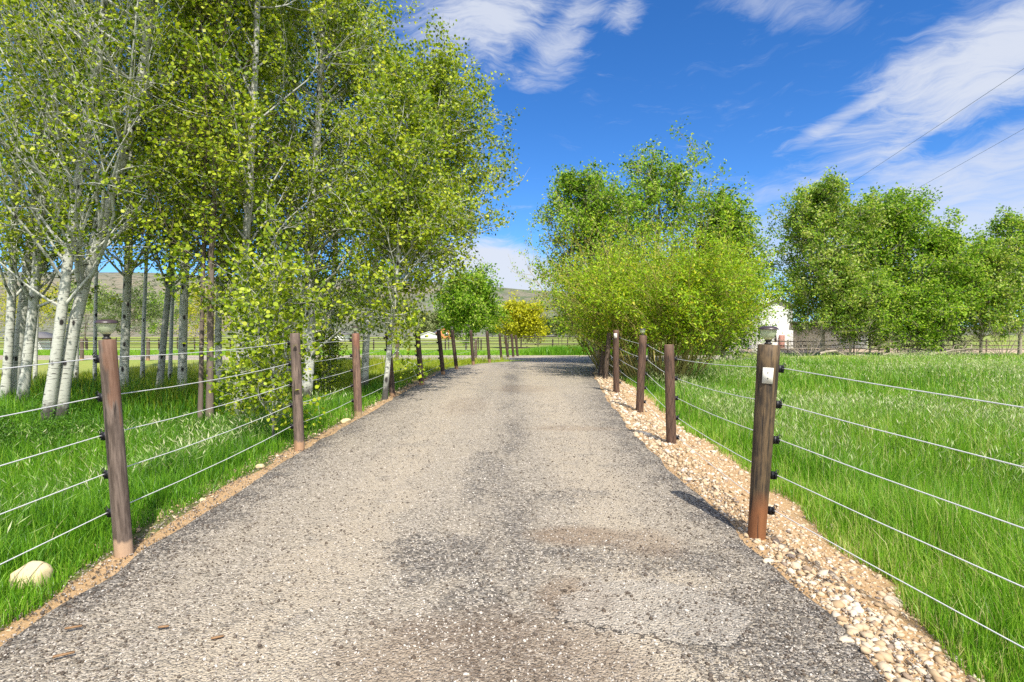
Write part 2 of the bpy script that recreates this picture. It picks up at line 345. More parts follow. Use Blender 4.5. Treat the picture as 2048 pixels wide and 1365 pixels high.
def dirt_mat(name, a, b):
    m, nt = new_mat(name); co = objco(nt); n = noise(nt, co, 5, 6, .65); f = noise(nt, co, 45, 4, .7)
    v = nd(nt, 'ShaderNodeTexVoronoi', {'Vector': co, 'Scale': 55.0})
    c = mixc(nt, n, a, b); c = mixc(nt, mth(nt, 'MULTIPLY', step(nt, f, .52, .66), .5), c, (.52, .42, .30))
    out(nt, principled(nt, c, .92, mth(nt, 'ADD', f, mth(nt, 'MULTIPLY', v.outputs[0], -.6)), .8, .012)); return m
M['verge_dirt'] = dirt_mat('verge_dirt', (.27, .165, .075), (.43, .28, .14))
M['dirt_track'] = dirt_mat('dirt_track', (.30, .22, .15), (.42, .33, .24))
def stone_mat(name, stops):
    m, nt = new_mat(name); r = nd(nt, 'ShaderNodeAttribute', attribute_name='rnd').outputs['Fac']
    co = objco(nt); n = noise(nt, co, 40, 4)
    c = mixc(nt, mth(nt, 'MULTIPLY', n, .35), ramp(nt, r, stops), (.30, .2, .12))
    out(nt, principled(nt, c, .8, n, .3, .004)); return m
M['pebble'] = stone_mat('pebble', [(0, (.10, .09, .09)), (.07, (.20, .16, .13)), (.18, (.33, .22, .12)), (.45, (.42, .31, .185)), (.72, (.50, .405, .285)), (1, (.62, .55, .45))])
M['chip'] = stone_mat('chip', [(0, (.02, .019, .018)), (.45, (.06, .055, .05)), (.68, (.22, .2, .18)), (1, (.50, .47, .42))])
M['boulder'] = simple_mat('boulder', (.52, .42, .24), .85, .3, 9, bstr=.6)
M['chipwood'] = simple_mat('chipwood', (.24, .14, .07), .8, .35, 30)

def post_mat(name, base, lite, foot=None, patch=None, flecks=.5, twist=0.0, low=None):
    m, nt = new_mat(name); co = objco(nt); s = nd(nt, 'ShaderNodeSeparateXYZ', {0: co})
    if twist:
        ang = mth(nt, 'ADD', mth(nt, 'ARCTAN2', s.outputs[1], s.outputs[0]), mth(nt, 'MULTIPLY', s.outputs[2], twist))
        cv = nd(nt, 'ShaderNodeCombineXYZ', {0: mth(nt, 'MULTIPLY', mth(nt, 'COSINE', ang), .07), 1: mth(nt, 'MULTIPLY', mth(nt, 'SINE', ang), .07), 2: mth(nt, 'MULTIPLY', s.outputs[2], .08)}).outputs[0]
    else: cv = vscale(nt, co, (1, 1, .09))
    g = noise(nt, cv, 46, 6, .72); g2 = noise(nt, cv, 16, 3, .6); b = noise(nt, vscale(nt, co, (1, 1, .5)), 7, 4)
    c = mixc(nt, step(nt, g, .35, .68), base, lite)
    c = mixc(nt, mth(nt, 'MULTIPLY', step(nt, b, .52, .70), flecks), c, tuple(x * 1.35 for x in lite))
    if patch:
        col, z0, x0 = patch
        k = mth(nt, 'MULTIPLY', step(nt, mth(nt, 'ADD', s.outputs[2], mth(nt, 'MULTIPLY', mth(nt, 'SUBTRACT', g2, .5), 1.1)), z0 - .02, z0 + .05), step(nt, mth(nt, 'ADD', s.outputs[0], mth(nt, 'MULTIPLY', mth(nt, 'SUBTRACT', b, .5), .22)), x0 - .01, x0 + .016))
        c = mixc(nt, mth(nt, 'MULTIPLY', k, .5), c, mixc(nt, g, tuple(x * .55 for x in col), col))
    if low:
        k = step(nt, mth(nt, 'ADD', s.outputs[2], mth(nt, 'MULTIPLY', b, .25)), .52, .34)
        c = mixc(nt, mth(nt, 'MULTIPLY', k, .8), c, mixc(nt, g, tuple(x * .5 for x in low), low))
    if foot:
        k = step(nt, mth(nt, 'ADD', s.outputs[2], mth(nt, 'MULTIPLY', g2, .14)), .215, .185)
        c = mixc(nt, k, c, mixc(nt, g, tuple(x * .6 for x in foot), foot))
    crack = step(nt, g2, .40, .35)
    c = mixc(nt, mth(nt, 'MULTIPLY', crack, .85), c, (.018, .014, .012))
    out(nt, principled(nt, c, .7, mth(nt, 'SUBTRACT', g, mth(nt, 'MULTIPLY', crack, 1.5)), .5, .006, .35)); return m
M['post_worn'] = post_mat('post_worn', (.055, .038, .028), (.15, .112, .088), (.46, .31, .20), ((.22, .095, .045), .95, .012), .5)
M['post_grey'] = post_mat('post_grey', (.07, .05, .038), (.175, .125, .095), (.42, .25, .14), None, .3)
M['post_red'] = post_mat('post_red', (.085, .05, .038), (.22, .135, .09), (.33, .24, .13), ((.26, .095, .05), 1.1, -.005), .5)
M['post_brown'] = post_mat('post_brown', (.028, .018, .013), (.082, .05, .035), (.30, .18, .10), None, .35)
M['post_twist'] = post_mat('post_twist', (.048, .027, .018), (.125, .07, .044), None, None, .4, 1.6)
M['post_old'] = post_mat('post_old', (.020, .015, .011), (.12, .078, .038), None, None, .8, .35, (.27, .10, .035))
M['post_shade'] = post_mat('post_shade', (.04, .028, .02), (.13, .09, .062), None, None, .3, 1.2)
M['end_grain'] = simple_mat('end_grain', (.42, .28, .14), .85, .35, 60)
M['wire'] = simple_mat('wire', (.56, .56, .55), .5, .12, 30)
M['insulator'] = simple_mat('insulator', (.012, .012, .014), .45, .2, 50)
M['plate'] = simple_mat('plate', (.66, .64, .55), .5, .06, 20)
M['screw'] = simple_mat('screw', (.05, .05, .05), .4, .1)
M['bronze'] = simple_mat('bronze', (.045, .030, .031), .38, .2, 40, spec=.5)
M['black_plastic'] = simple_mat('black_plastic', (.02, .018, .018), .45, .2, 40)
m, nt = new_mat('lamp_glass')
gl = principled(nt, (.50, .56, .36), .25, spec=.6)
tp = nd(nt, 'ShaderNodeBsdfTransparent', {0: (.93, .96, .84, 1)}).outputs[0]
out(nt, nd(nt, 'ShaderNodeMixShader', {0: .38, 1: gl, 2: tp}).outputs[0]); M['glass'] = m
M['white_paint'] = simple_mat('white_paint', (.72, .72, .70), .6, .06, 3)
M['grey_roof'] = simple_mat('grey_roof', (.16, .15, .15), .8, .2, 3)
M['brown_roof'] = simple_mat('brown_roof', (.10, .07, .055), .8, .25, 3)
M['orange_wood'] = simple_mat('orange_wood', (.48, .20, .07), .7, .2, 2)
M['dark_glass'] = simple_mat('dark_glass', (.02, .025, .03), .15, .2, 2, spec=.6)
M['pipe'] = simple_mat('pipe', (.055, .038, .032), .6, .25, 3)
M['rail_wood'] = simple_mat('rail_wood', (.16, .115, .085), .8, .3, 4)
M['line'] = simple_mat('line', (.10, .14, .18), .6, .1)
m, nt = new_mat('brick'); co = objco(nt)
bt = nd(nt, 'ShaderNodeTexBrick', {'Vector': nd(nt, 'ShaderNodeMapping', {'Vector': co, 'Rotation': (math.pi / 2, 0, 0)}).outputs[0], 'Color1': (.35, .12, .08, 1), 'Color2': (.26, .09, .06, 1), 'Mortar': (.45, .4, .36, 1), 'Scale': 4.0})
out(nt, principled(nt, bt.outputs[0], .85)); M['brick'] = m
def siding():
    m, nt = new_mat('siding'); z = nd(nt, 'ShaderNodeSeparateXYZ', {0: objco(nt)}).outputs[2]
    f = mth(nt, 'FRACT', mth(nt, 'MULTIPLY', z, 6.5))
    out(nt, principled(nt, (.72, .72, .70), .6, f, .6, .02)); return m
M['siding'] = siding()
def hill_mat(name, sage, tan, green):
    m, nt = new_mat(name); co = objco(nt)
    a = noise(nt, vscale(nt, co, (1, 1, 2.2)), .006, 6, .6); b = noise(nt, co, .025, 6, .65); c_ = noise(nt, co, .13, 4, .7)
    c = mixc(nt, step(nt, a, .38, .62), sage, tan)
    c = mixc(nt, mth(nt, 'MULTIPLY', step(nt, b, .50, .66), .75), c, green)
    c = mixc(nt, mth(nt, 'MULTIPLY', step(nt, c_, .53, .60), .8), c, tuple(x * .45 for x in green))
    out(nt, principled(nt, c, .95, c_, 1.0, 3.0)); return m
M['hill_tan'] = hill_mat('hill_tan', (.145, .15, .11), (.215, .175, .12), (.10, .13, .055))
M['hill_green'] = hill_mat('hill_green', (.11, .13, .075), (.17, .155, .105), (.065, .11, .035))

# ------------------------------------------------------------------ setting: ground, roads, hills
def grid_mesh(name, X, Y, Z, mat, attrs=None, smooth=True):
    ny, nx = X.shape; i = np.arange(ny - 1)[:, None] * nx; j = np.arange(nx - 1)
    Q = np.stack([i + j, i + j + 1, i + nx + j + 1, i + nx + j], -1).reshape(-1, 4)
    return mesh_from(name, np.stack([X, Y, Z], -1).reshape(-1, 3), [Q], mat, attrs, smooth)
xs = np.concatenate([-np.geomspace(3000, 14, 34), np.arange(-13.5, 13.6, .22), np.geomspace(14, 3000, 34)])
ys = np.concatenate([-np.geomspace(400, 8.5, 12), np.arange(-8, 46, .3), np.geomspace(46.5, 4500, 45)])
XX, YY = np.meshgrid(xs, ys)
link('ground', grid_mesh('ground', XX, YY, ground_z(XX, YY), M['ground']), kind='structure')

def wob(y, seed, amp):
    r = rs(seed); o = 0 * y
    for k in range(7): o = o + amp * r.uniform(.3, 1) / (1 + k * .35) * np.sin(y * (0.9 + k * 1.45) + r.uniform(0, 6.3))
    return o
def strip(name, lf, rf, y0, y1, dy, nu, lift, mat, crown=0.0, s1=1, s2=2, amp=.035, tuck=.03):
    y = np.arange(y0, y1, dy); u = np.linspace(0, 1, nu)
    L = lf(y) + wob(y, s1, amp); R = rf(y) + wob(y, s2, amp)
    X = L[:, None] + (R - L)[:, None] * u; Y = np.repeat(y[:, None], nu, 1); e = np.abs(2 * u - 1)[None] + 0 * X
    e_m = np.minimum(X - L[:, None], R[:, None] - X)
    Z = ground_z(X, Y) + lift + crown * (1 - e ** 2) - tuck * sm(.10, 0, e_m)
    return link(name, grid_mesh(name, X, Y, Z, mat, {'edge': e.ravel()}), kind='structure')
strip('gravel_road', road_l, road_r, -8, 31, .12, 45, .014, M['road'], .02)
strip('gravel_verge', lambda y: road_r(y) - .34, lambda y: verge_r(y) + .08, -8, 26, .15, 18, .010, M['verge_dirt'], s1=5, s2=6, amp=.05)
strip('dirt_verge', lambda y: road_l(y) - .17, lambda y: road_l(y) + .34, -8, 21, .15, 8, .008, M['verge_dirt'], s1=7, s2=8, amp=.05)
# the lane that crosses at the end of the drive
x = np.arange(-140, 40, .5); u = np.linspace(0, 1, 12); X = np.repeat(x[:, None], 12, 1)
Y = 30.2 + wob(x, 9, .12)[:, None] + u * 6.6; e = np.abs(2 * u - 1)[None] * .5 + 0 * X
link('gravel_lane', grid_mesh('gravel_lane', X, Y, ground_z(X, Y, False) + .022 - .05 * (np.abs(2 * u - 1)[None] > .95), M['lane'], {'edge': e.ravel()}), kind='structure')
x = np.arange(14, 130, 1.0); X = np.repeat(x[:, None], 6, 1); Y = 53 + 1.0 * np.sin(x * .1)[:, None] + np.linspace(0, 1, 6) * 8
link('dirt_track', grid_mesh('dirt_track', X, Y, ground_z(X, Y, False) + .40 * np.array([-.5, .9, 1, 1, .9, -.5])[None], M['dirt_track']), kind='structure')

def hill(name, pts, d, depth, mat, seed):
    """ridge drawn by points (px, py of the skyline) at distance d, falling to the plain over depth in front"""
    r = rs(seed); px = np.array([p[0] for p in pts], float); hy = np.array([p[1] for p in pts], float)
    rx = (px - 1024) / F * d; rh = (HOR - hy) / F * d + CAM_H
    x = np.linspace(rx[0], rx[-1], 240); v = np.linspace(0, 1.6, 70); Xg = np.repeat(x[None], 70, 0); Vg = np.repeat(v[:, None], 240, 1)
    H = np.interp(x, rx, rh); prof = np.where(Vg <= 1, sm(0, 1, Vg) * .55 + .45 * Vg, 1 - .35 * (Vg - 1))
    Z = H[None] * prof; Yg = d - depth + depth * Vg
    for k in range(16):
        f = r.uniform(.006, .05); a = r.uniform(0, 6.3); amp = .10 * rh.max() * .012 / f * .25
        Z = Z + amp * np.sin(f * (Xg * math.cos(a) + Yg * math.sin(a)) + r.uniform(0, 6.3)) * np.clip(Vg, 0, 1) * np.where(Vg > .9, .5, 1)
    link(name, grid_mesh(name, Xg, Yg, Z - 1.0, mat), kind='structure')
hill('hill', [(-1600, 600), (-700, 560), (-100, 540), (300, 545), (560, 556), (800, 562), (900, 567), (980, 580), (1040, 606), (1090, 630), (1150, 655), (1230, 668), (1500, 672)], 620, 300, M['hill_tan'], 3)
hill('hill', [(500, 640), (800, 590), (960, 573), (1040, 578), (1110, 586), (1200, 602), (1350, 628), (1500, 648), (1800, 655), (3000, 655)], 1250, 560, M['hill_green'], 4)

# ------------------------------------------------------------------ trees
def spline(P, n):
    P = np.asarray(P, float); t = np.concatenate([[0], np.cumsum(np.linalg.norm(np.diff(P, axis=0), axis=1))]); t /= t[-1]
    q = np.linspace(0, 1, n); L = np.stack([np.interp(q, t, P[:, i]) for i in range(3)], 1)
    for _ in range(2): L[1:-1] = .25 * L[:-2] + .5 * L[1:-1] + .25 * L[2:]
    return L
def sample(P, s):               # P (m,n,3), s (m,k) in 0..1 -> points, tangents
    m, n, _ = P.shape; f = np.clip(s, 0, .9999) * (n - 1); i = f.astype(int); w = (f - i)[..., None]; r = np.arange(m)[:, None]
    return P[r, i] * (1 - w) + P[r, i + 1] * w, unit(P[r, i + 1] - P[r, i])
def shoots(rg, S, D, L, n, wig, lift):
    """curved polylines from S (m,3) along D with length L; bend upward by lift"""
    m = len(S); q = np.linspace(0, 1, n)[None, :, None]
    side = rg.normal(0, wig, (m, 1, 3)); w2 = rg.normal(0, wig * .5, (m, n, 3)); w2[:, 0] = 0
    lf = np.broadcast_to(np.asarray(lift, float).reshape(-1, 1), (m, 1))
    P = S[:, None] + L[:, None, None] * (D[:, None] * q + side * q * (1 - q) * 2 + np.array([0, 0, 1.]) * lf[:, :, None] * q ** 2 + w2 * .35 * q)
    return P
def leaves(rg, C, size, jit, aspect=.85, up=0.75, hexa=False):
    n = len(C); C = C + rg.normal(0, jit, C.shape)
    nrm = unit(rg.normal(0, 1, (n, 3)) + np.array([.15 * up, -.55 * up, .9 * up])); a = unit(np.cross(nrm, rg.normal(0, 1, (n, 3)))); b = np.cross(nrm, a)
    s = size * rg.uniform(.65, 1.25, (n, 1)); a *= s; b *= s * aspect
    if hexa:
        f = nrm * s * .12; V = np.stack([C - a * .85, C - a * .5 - b * .85 + f, C + a * .35 - b * .8 + f, C + a * 1.05, C + a * .35 + b * .8 + f, C - a * .5 + b * .85 + f], 1).reshape(-1, 3)
        return V, np.arange(n * 6).reshape(-1, 6)
    V = np.stack([C - a, C - b + nrm * s * .15, C + a, C + b + nrm * s * .15], 1).reshape(-1, 3)
    return V, np.arange(n * 4).reshape(-1, 4)
def make_tree(name, label, cat, base, way, r0, seed, K=44, Lf=None, t0=.22, M2=8, m3=5, q=11, leaf=.040, jit=.075, aspect=.85, elev=(20, 60), lift=.25,
              leaf_m='aspen_leaf', bark='bark_white', group=None, bias=None, twig_r=.0048, rmin=.02, dens_top=1.0, sub_len=.45, twig_len=.42, part_names=('trunk', 'crown'), huevar=.25, hexa=False):
    """way: trunk way-points relative to base (metres)."""
    rg = rs(seed); T = spline([(0, 0, -.15)] + list(way), 14); rad = np.interp(np.linspace(0, 1, 14), [0, .06, .15, .7, 1], [r0 * 1.0, r0 * .80, r0 * .74, r0 * .45, r0 * .1])
    tV, tF = tubes(T[None], rad[None], 12); mb = MB().add(tV, tF)
    t = np.sort(t0 + (1 - t0) * rg.uniform(0, 1, K) ** (1 / dens_top)); S, tan = sample(T[None], t[None]); S, tan = S[0], tan[0]
    azm = np.arange(K) * 2.4 + rg.uniform(-.7, .7, K)
    if bias is not None:        # fraction of limbs turned to one compass side
        k = rg.uniform(0, 1, K) < bias[1]; azm[k] = bias[0] + rg.normal(0, .7, k.sum())
    ev = np.radians(rg.uniform(*elev, K)); D = np.stack([np.cos(azm) * np.cos(ev), np.sin(azm) * np.cos(ev), np.sin(ev)], 1)
    D = unit(D + .25 * tan); L = np.array([Lf(v) for v in t]) * rg.uniform(.65, 1.15, K)
    P1 = shoots(rg, S, D, L, 7, .12, lift * rg.uniform(0, 1.3, K)); R1 = np.linspace(1, .12, 7)[None] * np.clip(np.interp(t, np.linspace(0, 1, 14), rad) * .38, rmin * .4, .045)[:, None] * np.clip(L / L.max() + .3, .4, 1)[:, None]
    V, Fq = tubes(P1, np.maximum(R1, twig_r), 6); mb.add(V, Fq)
    s2 = np.sort(rg.uniform(.18, 1, (K, M2)), 1); S2, T2 = sample(P1, s2); S2 = S2.reshape(-1, 3); T2 = T2.reshape(-1, 3)
    L2 = (np.repeat(L, M2) * sub_len * (1.15 - .6 * s2.ravel())) * rg.uniform(.6, 1.3, K * M2) + .25
    D2 = unit(T2 * .75 + unit(rg.normal(0, 1, T2.shape)) * .8)
    P2 = shoots(rg, S2, D2, L2, 5, .18, .08); R2 = np.linspace(1, .35, 5)[None] * np.full((len(P2), 1), twig_r * 1.5)
    V, Fq = tubes(P2, R2, 4); mb.add(V, Fq)
    s3 = rg.uniform(.15, 1, (len(P2), m3)); S3, T3 = sample(P2, s3); S3 = S3.reshape(-1, 3); T3 = T3.reshape(-1, 3)
    L3 = twig_len * rg.uniform(.4, 1.2, len(S3)); P3 = shoots(rg, S3, unit(T3 * .6 + unit(rg.normal(0, 1, T3.shape))), L3, 3, .2, .05)
    V, Fq = tubes(P3, np.linspace(1, .5, 3)[None] * np.full((len(P3), 1), twig_r * .6), 3); mb.add(V, Fq)
    C, _ = sample(P3, rg.uniform(.2, 1, (len(P3), q))); C = C.reshape(-1, 3)
    LV, LF = leaves(rg, C, leaf, jit, aspect, hexa=hexa)
    hue = np.repeat(rg.normal(0, huevar * .5, len(P2)), m3 * q) + rg.uniform(0, 1, len(C))
    root = thing(name, label, cat, tuple(base), group)
    link(part_names[0], mb.build(part_names[0], M[bark], True), root)
    link(part_names[1], mesh_from(part_names[1], LV, [LF], M[leaf_m], {'rnd': np.repeat(np.clip(hue, 0, 1), 6 if hexa else 4)}), root)
    return root

def base_at(px, py):            # ground point seen at a photo pixel
    d = 12.0
    for _ in range(30):
        xg = (px - 1024) / F * d; d = .5 * d + .5 * (CAM_H - float(ground_z(xg, d))) * F / (py - HOR)
    return np.array([(px - 1024) / F * d, d, float(ground_z((px - 1024) / F * d, d))])
def aspen(label, bpx, way, top, r0, seed, rad, d=None, **kw):
    b = base_at(*bpx) if d is None else np.array([(bpx[0] - 1024) / F * d, d, float(ground_z((bpx[0] - 1024) / F * d, d))])
    W = [at(px, py, b[1]) - b for px, py in way]
    for i, w in enumerate(W): w[1] += .05 * (i + 1) * math.sin(seed * 2.1 + i)
    last = W[-1]; prev = W[-2] if len(W) > 1 else np.zeros(3); dr = unit(last - prev); dr = unit(dr * np.array([.6, .6, 1])); W.append(last + dr * max(top - last[2], .5) / dr[2])
    pk = kw.pop('pk', [.55, .95, 1, .75, .25]); prof = lambda t: rad * np.interp(t, [0, .2, .4, .7, 1], pk)
    kw = {'group': 'aspens along the left fence', **kw}
    return make_tree('aspen_tree', label, 'tree', b, W, r0, seed, Lf=prof, **kw)
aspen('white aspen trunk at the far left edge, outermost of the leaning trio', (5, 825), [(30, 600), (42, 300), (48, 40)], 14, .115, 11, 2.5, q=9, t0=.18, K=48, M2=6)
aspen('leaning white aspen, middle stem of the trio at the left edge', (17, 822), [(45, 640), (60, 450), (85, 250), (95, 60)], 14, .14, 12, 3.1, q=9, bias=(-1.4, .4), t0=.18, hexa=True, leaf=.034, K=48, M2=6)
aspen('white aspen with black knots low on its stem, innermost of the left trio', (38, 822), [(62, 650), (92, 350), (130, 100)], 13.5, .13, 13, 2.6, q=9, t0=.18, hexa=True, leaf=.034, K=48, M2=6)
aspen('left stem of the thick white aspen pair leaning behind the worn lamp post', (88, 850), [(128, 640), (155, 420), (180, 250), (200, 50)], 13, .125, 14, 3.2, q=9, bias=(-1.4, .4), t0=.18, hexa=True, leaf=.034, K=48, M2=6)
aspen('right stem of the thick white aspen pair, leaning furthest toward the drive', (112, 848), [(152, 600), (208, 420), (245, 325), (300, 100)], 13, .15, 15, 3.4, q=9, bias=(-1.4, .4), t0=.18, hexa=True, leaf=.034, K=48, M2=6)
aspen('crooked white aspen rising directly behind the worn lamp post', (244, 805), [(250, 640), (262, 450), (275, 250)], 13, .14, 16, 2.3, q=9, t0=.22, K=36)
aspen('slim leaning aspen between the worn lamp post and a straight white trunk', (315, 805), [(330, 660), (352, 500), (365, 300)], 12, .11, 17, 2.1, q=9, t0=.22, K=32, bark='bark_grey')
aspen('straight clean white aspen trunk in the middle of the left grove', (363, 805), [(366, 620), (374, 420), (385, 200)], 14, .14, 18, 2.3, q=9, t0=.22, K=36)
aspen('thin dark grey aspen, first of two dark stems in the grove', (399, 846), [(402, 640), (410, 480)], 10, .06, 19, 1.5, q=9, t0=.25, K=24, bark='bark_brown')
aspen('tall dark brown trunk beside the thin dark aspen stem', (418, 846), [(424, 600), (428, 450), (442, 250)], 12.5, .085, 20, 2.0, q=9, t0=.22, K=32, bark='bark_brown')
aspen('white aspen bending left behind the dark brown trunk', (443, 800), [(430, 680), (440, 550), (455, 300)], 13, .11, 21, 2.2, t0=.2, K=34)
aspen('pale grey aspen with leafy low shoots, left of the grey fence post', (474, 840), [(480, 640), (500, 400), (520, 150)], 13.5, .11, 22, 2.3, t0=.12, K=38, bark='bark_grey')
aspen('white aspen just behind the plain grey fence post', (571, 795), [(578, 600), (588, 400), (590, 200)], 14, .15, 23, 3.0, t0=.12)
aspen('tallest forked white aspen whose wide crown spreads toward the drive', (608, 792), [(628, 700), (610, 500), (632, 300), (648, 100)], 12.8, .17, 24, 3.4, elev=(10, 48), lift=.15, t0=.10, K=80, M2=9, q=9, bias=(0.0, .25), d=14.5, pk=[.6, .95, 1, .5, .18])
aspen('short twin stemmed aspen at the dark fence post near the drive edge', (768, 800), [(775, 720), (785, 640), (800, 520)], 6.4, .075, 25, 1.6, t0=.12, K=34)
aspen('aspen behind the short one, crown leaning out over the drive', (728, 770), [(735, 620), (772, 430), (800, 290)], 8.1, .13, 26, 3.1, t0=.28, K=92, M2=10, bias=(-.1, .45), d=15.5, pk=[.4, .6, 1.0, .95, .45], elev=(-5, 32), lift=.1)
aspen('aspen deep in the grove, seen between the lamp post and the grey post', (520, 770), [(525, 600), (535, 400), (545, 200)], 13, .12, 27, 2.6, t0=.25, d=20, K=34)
aspen('back row aspen rising behind the tallest forked tree', (660, 765), [(665, 600), (680, 400), (690, 150)], 15, .14, 29, 2.6, t0=.1, K=60, d=21)
for lab, px, d, top, r0, sd in (('slim pale stem far back between the leaning trio and the white pair', 68, 18, 11, .075, 30), ('thin aspen stem standing back to the right of the white pair', 150, 19, 12, .085, 31), ('slim shaded aspen stem just left of the worn lamp post', 188, 17.5, 11, .07, 32),
        ('thin grey aspen far back, first stem right of the worn lamp post', 283, 20, 12, .085, 33), ('slender white stem far back next to the straight clean trunk', 338, 18.5, 11.5, .075, 34), ('slender stem at the back between the bending aspen and the sapling', 492, 19, 11.5, .08, 35)):
    aspen(lab, (px, 770), [(px + 6, 600), (px + 14, 420)], top, r0, sd, 1.7, d=d, t0=.32, K=24, M2=6)
for lab, px, py, h, sd in (('leafy aspen sapling growing against the grey fence post', 545, 890, 2.9, 41), ('small aspen sapling in the grass left of the grey post', 505, 868, 2.3, 42), ('knee high aspen shoot behind the grey fence post', 640, 800, 1.6, 43)):
    aspen(lab, (px, py), [(px + 4, py - 60)], h, .022, sd, .62, t0=.08, K=24, M2=4, m3=4, q=9, twig_len=.25, bark='bark_grey', group='aspen saplings along the left fence', rmin=.008, twig_r=.004, hexa=True, leaf=.030, leaf_m='aspen_leaf')

# trees behind the willow and along the far side of the meadow
def elm(label, px, d, top_py, hw_px, seed, kind='elm_leaf', leaf=.09, lean=0.0, stems=True, group='elms on the right', t0=.05, K=70, q=10, bark='bark_pale', name='elm_tree', M2=7, m3=6, bt=(.8, .3), droop=-5, **kw):
    xg = (px - 1024) / F * d; b = np.array([xg, d, float(ground_z(xg, d))]); h = at(px, top_py, d)[2] - b[2]; h *= .97; hw = hw_px / F * d
    prof = lambda t: 1.3 * hw * np.interp(t, [0, .25, .5, .8, 1], [bt[0], 1, .95, .75, bt[1]])
    W = [(lean * h * .1, 0, h * .3), (lean * h * .25 + .2, .2, h * .6), (lean * h * .4, 0, h * .90)]
    return make_tree(name, label, 'tree', b, W, max(.10, h * .016), seed, Lf=prof, t0=t0, K=K, leaf=leaf, jit=leaf * 1.7, aspect=.55, q=q, M2=M2, m3=m3, leaf_m=kind, bark=bark, group=group, elev=(droop, 50), lift=.22, sub_len=.42, twig_len=.5 + leaf, twig_r=.009, **kw)
elm('tall dark green tree directly behind the yellow willow, highest of its three', 1300, 27, 300, 115, 51, leaf=.075, K=56, M2=8, lean=.1)
elm('green tree leaning out left over the drive behind the willow', 1195, 25.5, 318, 85, 52, leaf=.07, lean=-.2)
elm('slimmer green tree at the right shoulder of the willow', 1447, 27, 372, 62, 53, leaf=.075)
rowg = 'trees in the row across the meadow'
elm('tallest tree of the meadow row, ragged crown nearest the white house', 1645, 44, 362, 92, 54, 'elm_leaf_pale', .115, group=rowg, t0=.14, droop=3, bt=(.5, .3), K=76, M2=8)
elm('broad round topped tree, second in the meadow row', 1775, 45, 398, 96, 55, 'elm_leaf', .115, group=rowg, t0=.14, droop=3, K=76, M2=8)
elm('lower dark green tree between the round topped tree and the pale one', 1885, 44, 462, 74, 56, 'elm_leaf', .11, group=rowg, t0=.14, droop=3, K=52, M2=8)
elm('low pale green tree filling the dip in the meadow row', 1962, 43.5, 490, 66, 57, 'elm_leaf_pale', .11, group=rowg, t0=.14, droop=3, K=50)
elm('tall tree at the right edge of the photo closing the meadow row', 2040, 46, 428, 84, 58, 'elm_leaf', .115, group=rowg, t0=.14, droop=3, K=56)
elm('leafy low tree at the foot of the tallest meadow tree, beside the house', 1700, 42.5, 560, 60, 59, 'elm_leaf_pale', .10, group=rowg, t0=.14, droop=3, K=52)
elm('bushy low tree under the broad round topped tree', 1740, 42.8, 570, 60, 60, 'elm_leaf', .10, group=rowg, t0=.14, droop=3, K=52)
elm('bushy bright green tree low in front of the dark one in the meadow row', 1835, 42.5, 575, 60, 61, 'elm_leaf', .10, group=rowg, t0=.14, droop=3, K=52)
elm('green tree with a rounded crown and pale trunk beyond the drive bend', 932, 50, 566, 56, 62, 'elm_leaf', .13, group=None, K=46, t0=.22, bt=(.55, .5))
elm('bright yellow round tree in front of the hill beyond the drive', 1042, 70, 622, 43, 63, 'yellow_leaf', .15, group=None, K=44, t0=.22, bark='bark_brown', bt=(.7, .5))

# ------------------------------------------------------------------ shrubs
def shrub(name, label, b, n, L, spread, seed, leaf_m, stem_m, leaf=.04, M2=10, q=6, group=None, cat='shrub', lift=-.1, r=.02, aspect=.4, foot=.5, jit=.08, bare=0.0, twig=.35, whip=.22):
    rg = rs(seed); azm = rg.uniform(0, 2 * np.pi, n); ev = np.radians(90 - spread * np.sqrt(rg.uniform(0.02, 1, n)))
    S = np.stack([np.cos(azm) * foot * rg.uniform(.1, 1, n), np.sin(azm) * foot * rg.uniform(.1, 1, n), np.full(n, -.05)], 1)
    D = np.stack([np.cos(azm) * np.cos(ev), np.sin(azm) * np.cos(ev), np.sin(ev)], 1); Ls = L * rg.uniform(.6, 1.08, n)
    P = shoots(rg, S, D, Ls, 8, .10, lift * rg.uniform(.2, 1.4, n)); mb = MB(); V, Fq = tubes(P, np.linspace(1, .2, 8)[None] * (r * rg.uniform(.6, 1.3, n))[:, None], 5); mb.add(V, Fq)
    s2 = rg.uniform(.44, 1, (n, M2)); S2, T2 = sample(P, s2); S2 = S2.reshape(-1, 3); T2 = T2.reshape(-1, 3)
    P2 = shoots(rg, S2, unit(T2 + .75 * unit(rg.normal(0, 1, T2.shape))), L * whip * rg.uniform(.4, 1.5, len(S2)), 4, .15, .0); V, Fq = tubes(P2, np.linspace(1, .4, 4)[None] * np.full((len(P2), 1), r * .3), 3); mb.add(V, Fq)
    S3, T3 = sample(P2, rg.uniform(.1, 1, (len(P2), 4))); S3 = S3.reshape(-1, 3); T3 = T3.reshape(-1, 3)
    P3 = shoots(rg, S3, unit(T3 + .6 * unit(rg.normal(0, 1, T3.shape))), twig * rg.uniform(.4, 1.3, len(S3)), 3, .15, 0.); V, Fq = tubes(P3, np.full((len(P3), 3), r * .11), 3); mb.add(V, Fq)
    root = thing(name, label, cat, tuple(b), group); link('stem', mb.build('stem', M[stem_m], True), root)
    if q:
        C, _ = sample(P3, rg.uniform(.1, 1, (len(P3), q))); C = C.reshape(-1, 3); C = C[rg.uniform(0, 1, len(C)) > bare]
        LV, LF = leaves(rg, C, leaf, jit, aspect); hue = np.clip(rg.normal(.48, .26, len(C)), 0, 1)
        link('foliage', mesh_from('foliage', LV, [LF], M[leaf_m], {'rnd': np.repeat(hue, 4)}), root)
    return root
def gp(px, d): x = (px - 1024) / F * d; return np.array([x, d, float(ground_z(x, d))])
